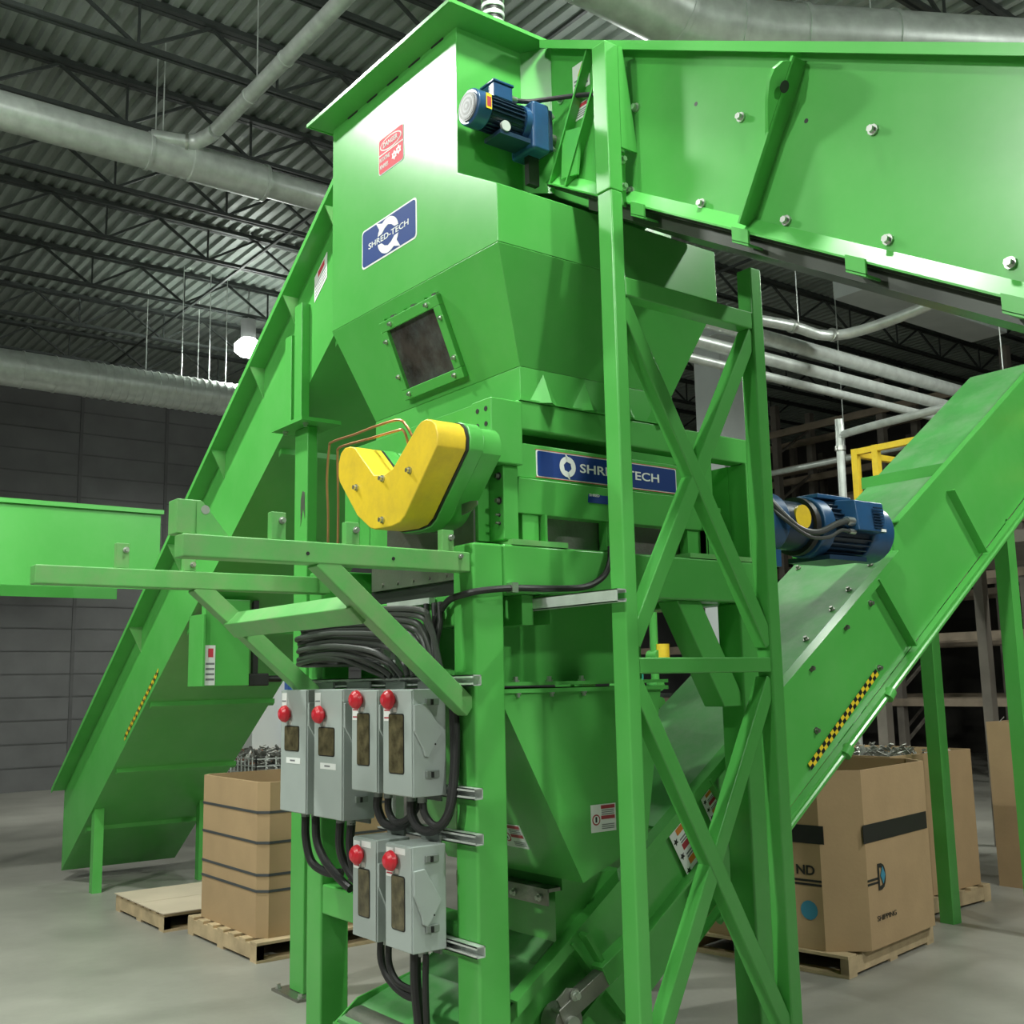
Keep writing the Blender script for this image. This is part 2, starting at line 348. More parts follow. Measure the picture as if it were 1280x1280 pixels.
MB().hexa([(.262, .05, 2.405), (1.40, .05, 2.405), (1.40, .13, 2.405), (.262, .13, 2.405)], [(.262, .03, 2.555), (1.40, .03, 2.555), (1.40, .13, 2.555), (.262, .13, 2.555)]).build('lower_panel', G, t, .005)
MB().box(.27, 1.4, .118, .13, 2.27, 2.41).build('lower_steel_strip', STEEL, t)
MB().box(.2, .5, -.0, .13, 2.262, 2.285).build('base_flange', GD, t)
MB().box(1.25, 1.7, -.0, .13, 2.262, 2.285).build('base_flange', GD, t)
for xx in (.30, .78, 1.30): MB().box(xx, xx+.09, .06, .115, 2.275, 2.405).build('foot_stub', G, t, .003); MB().box(xx+.1, xx+.112, .03, .115, 2.275, 2.405).build('foot_rib', G, t)
MB().box(1.40, 1.46, .03, .14, 2.285, 2.765).build('corner_column', G, t, .005)
MB().box(1.70, 1.76, .02, .14, 2.285, 2.765).build('corner_column', G, t, .005)
MB().box(1.46, 1.70, .34, .36, 2.285, 2.766).build('recessed_panel', G, t); MB().box(1.70, 1.74, .14, .36, 2.285, 2.766).build('end_cheek', G, t); MB().box(1.42, 1.46, .14, .36, 2.285, 2.766).build('end_cheek', G, t)
MB().box(1.46, 1.70, .20, .34, 2.54, 2.56).build('shelf_rib', G, t)
MB().box(1.36, 1.74, .36, 1.26, 2.285, 2.88).build('gear_housing', G, t)
# nameplate
pl_ = MB().poly((.373, .05, 2.569), *NY, rrect(.855, .122, .012), 0, .002).build('nameplate', WHITE, t)
MB().poly((.379, .048, 2.575), *NY, rrect(.843, .110, .009), 0, .0015).build('blue_field', SBLUE, pl_)
for z_, h_ in ((2.5685, .0025), (2.689, .0025)): MB().box(.37, 1.23, .0475, .05, z_, z_+h_).build('red_edge', SRED, pl_)
emblem((.548, .0463, 2.630), *NY, .046, WHITE, pl_)
ptext('lettering', 'SHRED-TECH', (.62, .0464, 2.612), *NY, .49, .040, WHITE, pl_, bold=.012)
pl2 = MB().box(.655, .79, .035, .040, 2.48, 2.53).build('model_plate', SBLUE, t)
ptext('lettering', 'SHRED', (.66, .0345, 2.508), *NY, .06, .012, WHITE, pl2, t=.001, bold=.01)
# yellow drive guard on the end plate
gp = [(.757, 2.629), (.757, 2.69), (.735, 2.732), (.70, 2.75), (.655, 2.748), (.61, 2.735), (.587, 2.715), (.441, 2.585), (.36, 2.572), (.287, 2.588), (.097, 2.73), (.065, 2.743), (.028, 2.745), (-.01, 2.732), (-.035, 2.71), (-.05, 2.67), (-.045, 2.62), (.195, 2.375), (.235, 2.353), (.30, 2.345), (.44, 2.350), (.475, 2.36), (.586, 2.428), (.745, 2.60)]
def inset(P, q):
    cx = sum(p[0] for p in P)/len(P); cy = sum(p[1] for p in P)/len(P)
    return [(cx+(p[0]-cx)*q, cy+(p[1]-cy)*q) for p in P]
gy = [(-y, z) for y, z in gp]
g_ = MB().poly((-.06, 0, 0), *NX, gy, 0, .14).build('drive_guard', YEL, t, .006)
MB().poly((-.062, 0, 0), *NX, inset(gy, 1.012), -.012, 0).build('guard_gasket', BLK, t)
gq = [(-.80, 2.60), (-.78, 2.72), (-.68, 2.78), (-.55, 2.74), (-.43, 2.63), (-.30, 2.63), (-.12, 2.77), (-.02, 2.775), (.04, 2.72), (.035, 2.60), (-.17, 2.33), (-.24, 2.305), (-.47, 2.305), (-.60, 2.38)]
MB().poly((.02, 0, 0), *NX, inset(gy, 1.03), 0, .07).build('guard_backing', G, t, .006)
MB().poly((.12, 0, 0), *NX, inset(gy, .98), 0, .1).build('gear_case', G, t)
for yy, zz in ((.366, 2.557), (.586, 2.552), (.152, 2.556), (.367, 2.381)): bolt((-.2, yy, zz), (-1, 0, 0), g_, .010)
MB().poly((.05, .05, 2.4), (0, -1, 0), (0, 0, 1), [(-.09, -.01), (-.02, .0), (.02, .02), (.02, .035), (-.02, .04), (-.09, .035)], 0, .008).build('lifting_tab', STEEL, t)
MB().box(.11, .125, .15, .85, 2.14, 2.60).build('steel_skirt', STEEL, t)
MB().box(.05, .06, .20, .88, 2.125, 2.165).build('clamp_strip', STEEL, t)
for i in range(5): bolt((.05, .25+.13*i, 2.148), (-1, 0, 0), t, .009, STEEL)
MB().box(.055, .11, .17, .90, 2.062, 2.125).build('rubber_skirt', BLK, t)
MB().poly((.05, .17, 2.125), (0, 1, 0), (0, 0, 1), rect(.7, .12), 0, -.012).build('steel_flange', STEEL, t)

# ================================================================== INFEED HOPPER
t = thing('infeed_hopper', 'tall green infeed hopper above the shredder with blue logo sign and small window', 'hopper', (.77, .66, 2.9)); HP = t
up = [(-1.39, 3.53), (.07, 3.53), (.07, 3.79), (-.217, 3.95), (-.217, 4.66), (-1.39, 4.66)]
MB().poly((.10, 0, 0), *NX, up, 0, -1.347).build('upper_box', G, t, .004)
MB().frus((.3, 1.23, .055, 1.28), 3.05, (.1, 1.447, -.07, 1.39), 3.53).build('tapered_box', G, t, .004)
MB().box(.3, 1.23, .055, 1.28, 2.893, 3.05).build('throat', G, t, .003)
for xx in (.43, .67, .91, 1.13):
    MB().add([(xx-.085, .056, 2.894), (xx+.085, .056, 2.894), (xx, .0, 2.894), (xx, .056, 3.035)], [(0, 1, 2), (0, 2, 3), (2, 1, 3), (1, 0, 3)]).build('throat_gusset', G, t)
MB().box(.28, 1.25, .03, .055, 2.893, 2.90).build('throat_flange', G, t)
# top flange
MB().frus((.1, 1.447, .217, 1.39), 4.655, (-.005, 1.55, .115, 1.48), 4.69).build('top_flange', G, t)
for bx in ((-.01, 0, .11, 1.485), (1.545, 1.555, .11, 1.485)): MB().box(*bx, 4.682, 4.70).build('flange_lip', G, t)
for bx in ((0, 1.545, .108, .118), (0, 1.545, 1.475, 1.485)): MB().box(*bx, 4.682, 4.70).build('flange_lip', G, t)
for i in range(5):
    MB().box(.45*0+.096, .10, .32+.2*i, .42+.2*i, 4.648, 4.655).build('weld_bead', BLK, t)
# window on the taper
W0 = V((.1, .927, 3.53)); un = V((0, -1, 0)); vn = V((-.2, 0, .48)).normalized()
def tw(y, z): return V((.1+(3.53-z)*.4167, y, z))
oB = tw(.925, 3.09); hN = (tw(0, 3.455)-tw(0, 3.09)).length
wf = MB()
for P in (rect(.512, .05), rect(.512, .05, 0, hN-.05), rect(.048, hN-.1, 0, .05), rect(.055, hN-.1, .457, .05)): wf.poly(oB, un, vn, P, 0, .028)
wf = wf.build('window_frame', G, t, .004)
MB().poly(oB, un, vn, rect(.41, hN-.1, .048, .05), 0, .008).build('window_glass', GLASSH, t)
nn = un.cross(vn)
for a, c in ((.06, .025), (.45, .025), (.02, .12), (.02, .30), (.49, .1), (.49, .29), (.10, hN-.025), (.42, hN-.025)):
    bolt(oB+un*a+vn*c+nn*.028, nn, wf, .008)
for i in range(6): MB().poly(oB, un, vn, rect(.03, .01, .02+.09*i, hN), 0, .02).build('weld_tab', BOLT if i % 2 else G, wf)
# signs
pl_ = MB().poly((.10, 1.07, 3.763), *NX, rrect(.513, .204, .022), 0, .002).build('logo_sign', WHITE, t)
MB().poly((.098, 1.061, 3.772), *NX, rrect(.495, .186, .018), 0, .0015).build('blue_field', SBLUE, pl_)
for s_ in (0, 1):
    P = [(.100*cos(radians(14+i*152/14)), .090*sin(radians(14+i*152/14))) for i in range(15)]
    P[11] = (-.112, .094); P += [(-.060, .024), (-.032, .044), (0, .054), (.032, .044), (.060, .024)]
    if s_: P = [(-a_, -b_) for a_, b_ in P]
    MB().poly((.0965, .813, 3.865), *NX, P, 0, .0015).build('emblem', WHITE, pl_)
ptext('lettering', 'SHRED-TECH', (.0966, 1.0, 3.851), *NX, .375, .030, WHITE, pl_, bold=.006)
pl_ = MB().poly((.10, .903, 4.20), *NX, rrect(.235, .19, .018), 0, .002).build('danger_sign', WHITE, t)
MB().poly((.098, .898, 4.205), *NX, rrect(.225, .18, .014), 0, .0012).build('red_field', SRED, pl_)
ov = [(.10*cos(2*pi*i/28)+.112, .034*sin(2*pi*i/28)+.137) for i in range(28)]; ov2 = [(.092*cos(2*pi*i/28)+.112, .028*sin(2*pi*i/28)+.137) for i in range(28)]
MB().poly((.0968, .898, 4.205), *NX, ov, 0, .001).build('oval_ring', WHITE, pl_); MB().poly((.0958, .898, 4.205), *NX, ov2, 0, .001).build('oval_field', SRED, pl_)
ptext('lettering', 'DANGER', (.0948, .853, 4.33), *NX, .135, .026, WHITE, pl_, bold=.01)
MB().poly((.0968, .898, 4.205), *NX, rect(.225, .006, 0, .094), 0, .001).build('rule', WHITE, pl_)
ptext('lettering', 'ROTATING', (.0968, .89, 4.265), *NX, .095, .022, WHITE, pl_, bold=.01)
ptext('lettering', 'KNIVES', (.0968, .885, 4.227), *NX, .075, .022, WHITE, pl_, bold=.01)
for cx, cy in ((.145, .05), (.185, .062)):
    star = [((.026 if i % 2 else .017)*cos(2*pi*i/12)+cx, (.026 if i % 2 else .017)*sin(2*pi*i/12)+cy) for i in range(12)]
    q = MB().poly((.0968, .898, 4.205), *NX, star, 0, .001).build('cutter_symbol', WHITE, pl_)
    MB().poly((.0958, .898, 4.205), *NX, [(.006*cos(2*pi*i/8)+cx, .006*sin(2*pi*i/8)+cy) for i in range(8)], 0, .0008).build('hub_dot', SRED, q)

# ================================================================== UPPER (right) INFEED CONVEYOR
SL = .54; XP = .56; XR = 1.28
def zb(y): return 3.712+.562*(y+.364)
ZH = .70
def cdec(parent, o, u, v, w_, h_, kind='warn'):
    p = MB().poly(o, u, v, rect(w_, h_), 0, .002).build('warning_decal', WHITE, parent)
    o = V(o)+V(u).cross(V(v)).normalized()*.002
    if kind == 'warn':
        MB().poly(o, u, v, [(w_*.3, h_*.55), (w_*.9, h_*.55), (w_*.6, h_*.95)], 0, .001).build('yellow_triangle', YTAPE, p)
        for i in range(3): MB().poly(o, u, v, rect(w_*.8, h_*.06, w_*.1, h_*(.12+.13*i)), 0, .001).build('print_line', PRINT, p)
    elif kind == 'red':
        MB().poly(o, u, v, rect(w_*.5, h_*.22, w_*.3, h_*.7), 0, .001).build('red_header', SRED, p)
        for i in range(4): MB().poly(o, u, v, rect(w_*.85, h_*.05, w_*.08, h_*(.12+.13*i)), 0, .001).build('print_line', PRINT, p)
    elif kind == 'danger':
        for k in (0, 1):
            MB().poly(o, u, v, rect(w_*.55, h_*.13, w_*.4, h_*(.45 if k == 0 else .83)), 0, .001).build('red_header', DRED, p)
            for i in range(3): MB().poly(o, u, v, rect(w_*.5, h_*.03, w_*.42, h_*((.1 if k == 0 else .62)+.07*i)), 0, .001).build('print_line', PRINT, p)
        MB().poly(o, u, v, [(w_*.2+w_*.16*cos(2*pi*i/16), h_*.45+w_*.16*sin(2*pi*i/16)) for i in range(16)], 0, .0008).build('red_circle', DRED, p)
        MB().poly(o, u, v, [(w_*.2+w_*.12*cos(2*pi*i/16), h_*.45+w_*.12*sin(2*pi*i/16)) for i in range(16)], 0, .0014).build('circle_field', WHITE, p)
        MB().poly(o, u, v, rect(w_*.07, h_*.2, w_*.16, h_*.36), 0, .0018).build('figure_symbol', BTAPE, p)
    elif kind == 'multi':
        for k in range(3):
            MB().poly(o, u, v, rect(w_*.62, h_*.12, w_*.34, h_*(.06+.32*k+.16)), 0, .001).build('orange_header', ORG if k != 1 else DRED, p)
            for i in range(2): MB().poly(o, u, v, rect(w_*.55, h_*.03, w_*.36, h_*(.04+.32*k+.06*i)), 0, .001).build('print_line', PRINT, p)
            s = [(w_*(.16+.11*(1.2 if i % 2 else .55)*cos(2*pi*i/10)), h_*(.16+.32*k)+w_*.11*(1.2 if i % 2 else .55)*sin(2*pi*i/10)) for i in range(10)]
            MB().poly(o, u, v, s, 0, .001).build('hazard_symbol', BTAPE, p)
    return p
t = thing('infeed_conveyor', 'green inclined infeed conveyor coming in from the upper right to the hopper', 'conveyor', (.9, -1.2, 3.2)); CV = t
def plate_yz(y0, y1, za, zb_, x0, x1, name, m, parent, bev=0):
    return MB().hexa([(x0, y0, za(y0)), (x1, y0, za(y0)), (x1, y1, za(y1)), (x0, y1, za(y1))], [(x0, y0, zb_(y0)), (x1, y0, zb_(y0)), (x1, y1, zb_(y1)), (x0, y1, zb_(y1))]).build(name, m, parent, bev)
yA, yB = .10, -4.6
zt = lambda y: 4.425+.515*(y+.364)
plate_yz(yB, yA, zb, zt, XP, XP+.008, 'side_plate', G, t)
plate_yz(yB, yA, zb, zt, XR-.008, XR, 'side_plate', G, t)
plate_yz(yB, yA, lambda y: zt(y), lambda y: zt(y)+.012, XP-.06, XP+.008, 'top_flange', G, t)
plate_yz(yB, yA, lambda y: zt(y)-.03, lambda y: zt(y)+.012, XP-.066, XP-.06, 'flange_lip', G, t)
plate_yz(yB, yA, lambda y: zt(y), lambda y: zt(y)+.012, XR-.008, XR+.06, 'top_flange', G, t)
MB().hexa([(XP-.045, yB, zb(yB)-.008), (XP-.035, yB, zb(yB)-.008), (XP-.035, yA, zb(yA)-.008), (XP-.045, yA, zb(yA)-.008)], [(XP-.006, yB, zb(yB)+.06), (XP, yB, zb(yB)+.06), (XP, yA, zb(yA)+.06), (XP-.006, yA, zb(yA)+.06)]).build('bottom_angle', G, t)
plate_yz(yB, yA, lambda y: zb(y)-.008, lambda y: zb(y), XP-.05, XP+.02, 'bottom_flange', G, t)
plate_yz(yB, .2, lambda y: zb(y)-.016, lambda y: zb(y)-.008, XP-.02, XR+.02, 'bottom_pan', BELT, t)
plate_yz(yB, -.1, lambda y: zb(y)-.075, lambda y: zb(y)-.016, XP+.03, XR, 'return_pan', BELT, t)
plate_yz(yB, -.05, lambda y: zb(y)+.30, lambda y: zb(y)+.33, XP+.012, XR-.012, 'belt', BLK, t)
# transition skirt to the hopper
MB().hexa([(.469, .217, 3.95), (.475, .217, 3.95), (.566, .10, 3.93), (.56, .10, 3.93)], [(.469, .217, 4.655), (.475, .217, 4.655), (.566, .10, 4.66), (.56, .10, 4.66)]).build('transition_skirt', G, t)
cdir = V((0, 1, SL)).normalized(); cper = V((0, -SL, 1)).normalized()
# end angle, ribs, lug
def onp(y, h): return V((XP, y, zb(y)))+cper*h
def rib(y, dx, h0, h1, name='side_rib', t_=.01, m=G):
    p = onp(y, h0); q = onp(y, h1); a = cdir*t_
    return MB().hexa([p, p+a, p+a+V((-dx, 0, 0)), p+V((-dx, 0, 0))], [q, q+a, q+a+V((-dx, 0, 0)), q+V((-dx, 0, 0))]).build(name, m, t, 0)
rib(.07, .05, .0, .60); rib(-.035, .05, .0, .60)
rib(-1.03, .075, .02, .62); rib(-2.25, .075, .02, .62)
rib(-3.4, .075, .02, .62)
for yy in (-1.03, -2.25):
    lp = [(-.0, .33), (.07, .34), (.125, .45), (.145, .51), (.14, .555), (.11, .59), (.0, .625)]
    MB().poly(onp(yy, 0), (-1, 0, 0), cper, lp, .002, .016).build('lifting_lug', G, t)
    o_ = onp(yy, .51)+V((-.085, 0, 0)); MB().cyl(o_-cdir*.018, o_-cdir*.0165 , .022, 16).build('lug_hole', BLK, t)
for yy, zz in ((-.405, 3.745), (-.799, 3.541), (-1.198, 3.327), (-1.60, 3.115), (-2.0, 2.904), (-2.4, 2.69), (-.458, 4.10), (-1.017, 3.807), (-1.575, 3.513), (-2.13, 3.22), (.03, 4.36), (-.05, 3.98)):
    bolt((XP, yy, zz), (-1, 0, 0), t, .013)
for yy, zz in ((-.791, 3.966), (-1.308, 3.665)): MB().cyl((XP-.001, yy, zz), (XP+.001, yy, zz), .009, 10).build('bolt_hole', BLK, t)
for yy in (-.52, -1.05, -1.53, -2.05):
    p = onp(yy, -.03); MB().poly(p, (0, 1, SL), (0, 0, 1), rect(.075, .055, -.03, -.015), -.062, -.052).build('pan_clip', G, t)
    MB().poly(p, (0, 1, SL), (0, 0, 1), rect(.075, .01, -.03, -.022), -.062, .02).build('pan_clip_tab', G, t)
cdec(t, (XP-.001, -.055, 4.345), *NX, .115, .135, 'warn'); cdec(t, (XP-.001, -.035, 4.21), *NX, .14, .075, 'red')
# drive mounting arm below the gear motor
MB().box(.40, .46, .085, .115, 3.93, 4.12).build('torque_arm', BLK, t)
MB().poly((XP-.03, .0, 3.95), *NX, [(0, 0), (.11, -.02), (.14, .19), (.02, .22)], 0, .012).build('bearing_plate', G, t)

# gear motor at the conveyor head
t = thing('gear_motor', 'small blue gear motor on the head of the upper conveyor, beside the hopper', 'motor', (.3, .1, 4.1))
ay, az = .10, 4.205
MB().cyl((.08, ay, az), (.155, ay, az+.0), .083, 28).build('fan_cowl', BLUE, t, .008)
gr = MB().cyl((.072, ay, az), (.081, ay, az), .066, 24).build('fan_grille', PRINT, t)
for i in range(6): MB().cyl((.0700, ay, az), (.0725, ay, az), .06-.01*i, 24).build('grille_ring', BLK if i % 2 == 0 else PRINT, gr).location.x -= .0006*i
MB().cyl((.155, ay, az), (.345, ay, az), .068, 28).build('stator', BLUED, t)
for i in range(24):
    a = 2*pi*i/24; c = V((0, cos(a), sin(a)))
    MB().bar(V((.16, ay, az))+c*.07, V((.34, ay, az))+c*.07, .004, .022, c).build('cooling_fin', BLUED, t)
MB().box(.185, .29, ay-.05, ay+.05, az+.065, az+.135).build('terminal_box', BLUE, t, .006)
MB().box(.18, .295, ay-.055, ay+.055, az+.135, az+.147).build('terminal_lid', BLUE, t, .004)
MB().cyl((.29, ay-.02, az+.1), (.33, ay-.02, az+.1), .016, 12).build('cable_gland', BOLT, t)
MB().cyl((.345, ay, az), (.375, ay, az), .085, 24).build('adapter_flange', BLUE, t)
MB().box(.375, .475, ay-.085, ay+.085, az-.14, az+.095).build('gearbox', BLUE, t, .015)
MB().box(.475, .50, ay-.075, ay+.075, az-.12, az+.08).build('gearbox_cover', BLUED, t, .006)
for yy, zz in ((-.06, .06), (.06, .06), (-.06, -.1), (.06, -.1)): bolt((.50, ay+yy, az+zz), (1, 0, 0), t, .009)
MB().cyl((.50, ay, az-.02), (.57, ay, az-.02), .03, 16).build('output_shaft', STEEL, t)
MB().box(.20, .37, ay-.07, ay+.05, az-.115, az-.095).build('foot_plate', BLUED, t)
MB().cyl((.23, ay-.075, az-.075), (.23, ay-.062, az-.075), .025, 16).build('end_cap', GALV, t)
p_ = MB().poly((.115, ay-.084, az-.03), *NY, rect(.03, .07), 0, .002).build('type_plate', YTAPE, t)
MB().poly((.119, ay-.086, az-.02), *NY, rect(.022, .045), 0, .001).build('type_print', DRED, p_)
tag(MB().tube([(.33, .08, 4.305), (.40, .06, 4.315), (.48, -.02, 4.32), (.53, -.13, 4.30), (.52, -.25, 4.24), (.50, -.32, 4.15)], .011, 10, 5).build('motor_cable', BLK), 'black cable leaving the small gear motor', 'cable')

# ================================================================== CONVEYOR SUPPORT TOWER
t = thing('support_tower', 'green lattice tower with crossed braces under the upper conveyor', 'tower', (.8, -.42, 0)); TW = t
TY0, TY1 = -.45, -.365
MB().box(.40, .466, TY0, TY1, .012, 3.70).build('post', G, t, .008)
MB().box(1.25, 1.322, TY0, TY1, .012, 3.55).build('post', G, t, .008)
for x0 in (.40, 1.25): MB().box(x0-.05, x0+.12, TY0-.05, TY1+.05, 0, .012).build('base_plate', G, t)
MB().box(.395, .47, TY0, TY1, 3.70, 4.36).build('head_post', G, t, .005)
MB().poly((.47, TY0, 0), *NY, [(0, 4.36), (.025, 4.36), (.09, 3.93), (.09, 3.90), (0, 3.90)], 0, -.012).build('head_gusset', G, t)
MB().poly((.47, TY0+.03, 0), *NY, rect(.045, .24, 0, 3.66), 0, -.01).build('bolting_plate', G, t)
for zz in (3.86, 3.74): bolt((.495, TY0+.03, zz), (0, -1, 0), t, .012)
MB().box(.466, 1.25, TY0+.005, TY1-.005, 3.255, 3.335).build('top_rail', G, t, .006)
MB().box(.466, 1.25, TY0+.005, TY1-.005, 1.722, 1.785).build('middle_rail', G, t, .006)
MB().box(.466, 1.25, TY0+.005, TY1-.005, .13, .19).build('bottom_rail', G, t, .006)
def xbr(p, q, nm='cross_brace', off=0): MB().bar(p, q, .068, .068, (0, 1, 0)).build(nm, G, t, .006)
ym = -.407
xbr((.455, ym, 3.24), (1.26, ym, 1.84)); xbr((.455, ym+.003, 1.84), (1.26, ym+.003, 3.24))
xbr((.455, ym, 1.69), (1.26, ym, .24)); xbr((.455, ym+.003, .24), (1.26, ym+.003, 1.69))

# ================================================================== LEFT CONVEYOR
t = thing('rear_conveyor', 'green inclined conveyor descending behind the hopper to the left', 'conveyor', (.85, 3.5, 2.8)); LC = t
s2 = -.713
zl = lambda y: 3.204+s2*(y-2.80)
zu = lambda y: zl(y)+.64
LX, LR = .45, 1.50; y0, y1 = 1.72, 7.15
plate_yz(y0, y1, zl, zu, LX, LX+.008, 'side_plate', G, t); plate_yz(y0, y1, zl, zu, LR-.008, LR, 'side_plate', G, t)
plate_yz(y0, y1, lambda y: zu(y)+.06, lambda y: zu(y)+.07, LX-.11, LX+.008, 'top_flange', G, t)
plate_yz(y0, y1, lambda y: zu(y), lambda y: zu(y)+.06, LX, LX+.008, 'upper_strip', G, t)
plate_yz(y0, y1, lambda y: zu(y)+.045, lambda y: zu(y)+.085, LX-.118, LX-.11, 'flange_lip', G, t)
plate_yz(y0, y1, lambda y: zl(y)-.01, lambda y: zl(y), LX, LR, 'bottom_pan', G, t)
for yy in (2.03, 2.78, 3.53, 4.28, 5.03, 5.79, 6.54): plate_yz(yy, yy+.03, lambda y: zl(y)-.045, lambda y: zl(y)-.01, LX+.03, LR+.02, 'pan_rib', G, t)
MB().box(.47, .81, 3.95, 4.02, 1.712, 2.33).build('hanging_guard', G, t, .006); MB().box(.45, .47, 3.93, 4.2, 1.712, 2.22).build('hanging_guard_side', G, t, .004)
cdec(t, (.475, 3.949, 1.72), *NY, .075, .28, 'red')
MB().box(.82, .98, 3.98, 4.10, 1.71, 1.80).build('sensor_block', BLK, t, .01); MB().cyl((.98, 4.04, 1.76), (1.1, 4.04, 1.76), .025, 12).build('sensor_nose', BLK, t); MB().box(.86, .90, 4.0, 4.04, 1.8, 2.33).build('sensor_bracket', BLK, t)
for xx in (.47, 1.40): MB().box(xx, xx+.08, 6.3, 6.38, 0, zl(6.3)).build('leg', G, t)
plate_yz(y0, y1, lambda y: zl(y)+.3, lambda y: zl(y)+.33, LX+.01, LR-.01, 'belt', BLK, t)
c2 = V((0, 1, s2)).normalized()
for yy in (1.95, 2.50, 2.98, 3.6, 4.4, 5.2):
    z_ = zu(yy)
    MB().poly((LX, yy, z_), (-1, 0, 0), (0, 0, 1), [(0, .06), (.105, .06), (0, -.14)], 0, .008).build('flange_gusset', GD, t)
for i, (ya, w_, zz) in enumerate(((2.33, .10, 4.03), (2.47, .09, 3.86))):
    MB().box(LX-.055, LX, ya, ya+w_, 3.262, zz).build('bracket_channel', G, t, .004)
cdec(t, (LX-.001, 2.27, 4.02), (0, -1, -s2), (0, 0, 1), .16, .16, 'red')
for i in range(26):
    yy = 4.80+i*.028
    for k in (0, 1): MB().poly((LX-.002, yy+.028, zl(yy+.028)+.035+.022*k), (0, -1, -s2), (0, 0, 1), rect(.028, .022), 0, .001).build('hazard_tape_square', YTAPE if (i+k) % 2 else BTAPE, t)
# its columns
t = thing('conveyor_column', 'slim green column with base plate under the rear conveyor', 'column', (.43, 2.33, 0))
MB().box(.40, .468, 2.25, 2.42, .014, 3.24).build('post', G, t, .008)
MB().box(.33, .54, 2.17, 2.50, 0, .014).build('base_plate', STEEL, t)
MB().box(.30, .56, 2.13, 2.54, 3.24, 3.262).build('cap_plate', G, t)
for yy in (2.2, 2.47):
    bolt((.36, yy, 3.24), (0, 0, -1), t, .011); bolt((.36, yy, .014), (0, 0, 1), t, .012)
MB().poly((.399, 2.33, 2.80), *NX, [(0, 0), (.02, .05), (.05, .04), (.055, -.12), (.03, -.05), (0, -.16)], 0, .001).build('paint_chip', STEEL, t)
t = thing('feed_hopper', 'bright green feed hopper wall beyond the lower end of the rear conveyor', 'hopper', (-.4, 6.6, 0))
MB().box(-1.9, 1.0, 6.40, 6.41, 2.60, 3.33).build('front_wall', G, t); MB().box(-1.9, -1.89, 6.41, 7.6, 2.6, 3.33).build('side_wall', G, t); MB().box(-1.89, 1.0, 7.59, 7.6, 2.6, 3.33).build('back_wall', G, t)
MB().box(-1.92, 1.02, 6.37, 6.40, 3.30, 3.34).build('rim', G, t)
for xx in (-1.88,): 
    for yy in (6.42, 7.5): MB().box(xx, xx+.08, yy, yy+.08, 0, 2.62).build('leg', G, t)

# ================================================================== DISCHARGE CHUTE + CONVEYOR
t = thing('discharge_chute', 'dark green discharge chute tapering down below the shredder', 'chute', (.75, .6, 1.2))
MB().box(.17, 1.10, .20, 1.2, 1.70, 2.058).build('upper_chute', G, t)
MB().box(.16, 1.14, .07, 1.22, 1.685, 1.70).build('flange', G, t); MB().box(.16, 1.14, .07, 1.22, 1.655, 1.672).build('flange', G, t)
MB().hexa([(.60, .08, .86), (.98, .08, 1.0), (.98, 1.1, 1.0), (.60, 1.1, .86)], [(.17, .08, 1.655), (1.10, .08, 1.655), (1.10, 1.2, 1.655), (.17, 1.2, 1.655)]).build('lower_chute', G, t)
for xx in (.27, .45, .63): bolt((xx, .09, 1.70), (0, 0, 1), t, .011); bolt((xx, .075, 1.655), (0, 0, -1), t, .009)
MB().box(.28, .34, .05, .20, 1.935, 2.058).build('bracket', G, t); MB().box(.43, .44, .05, .20, 1.94, 2.058).build('bracket', G, t)
cdec(t, (.652, .08, 1.058), *NY, .143, .115, 'danger')
un2 = V((0, -1, 0)); vn2 = V((.17-.60, 0, 1.655-.86)).normalized()
cdec(t, V((.60, .52, .86))+vn2*.13, un2, vn2, .16, .12, 'danger')

t = thing('discharge_conveyor', 'green inclined discharge conveyor rising to the right below the chute', 'conveyor', (1.5, .6, .5)); DC = t
zc = lambda x: .40+.69*(x-.33)
DY0, DY1 = .25, .97
sp = [(-.10, .03), (-.10, .24), (.02, .33), (.33, .40), (3.28, zc(3.28)), (3.28, zc(3.28)+.17), (5.6, zc(5.6)+.17), (5.6, zc(5.6)-.64), (1.30, .42), (.75, .03)]
MB().poly((0, DY0, 0), *NY, sp, 0, -.010).build('side_plate', G, t); MB().poly((0, DY1, 0), *NY, [(a_, c_-(.17 if 3.2 < a_ and c_ > zc(a_)+.1 else 0)) for a_, c_ in sp if not (a_ == 3.28 and c_ > zc(a_)+.1)], 0, .010).build('side_plate', G, t)
def incl(x0, x1, y0_, y1_, dz0, dz1, name, m, par=None, bev=0):
    return MB().hexa([(x0, y0_, zc(x0)+dz0), (x1, y0_, zc(x1)+dz0), (x1, y1_, zc(x1)+dz0), (x0, y1_, zc(x0)+dz0)], [(x0, y0_, zc(x0)+dz1), (x1, y0_, zc(x1)+dz1), (x1, y1_, zc(x1)+dz1), (x0, y1_, zc(x0)+dz1)]).build(name, m, par or t, bev)
incl(.33, .62, DY0, DY1, -.02, -.008, 'lower_cover', GC)
MB().hexa([(-.08, DY0+.01, .24), (.33, DY0+.01, .385), (.33, DY1-.01, .385), (-.08, DY1-.01, .24)], [(-.08, DY0+.01, .26), (.33, DY0+.01, .40), (.33, DY1-.01, .40), (-.08, DY1-.01, .26)]).build('tail_cover', GC, t)
MB().box(-.10, -.09, DY0, DY1, .03, .25).build('tail_plate', G, t)
MB().cyl((.02, DY0+.02, .2), (.02, DY1-.02, .2), .10, 24).build('tail_roller', STEEL, t)
incl(.50, .80, DY0+.04, DY1, -.006, .004, 'middle_cover', GC)
incl(1.22, 3.25, DY0+.0, DY1, -.010, .002, 'upper_cover', GC)
incl(3.30, 5.6, DY0+.01, DY1, -.006, .006, 'top_cover', GC)
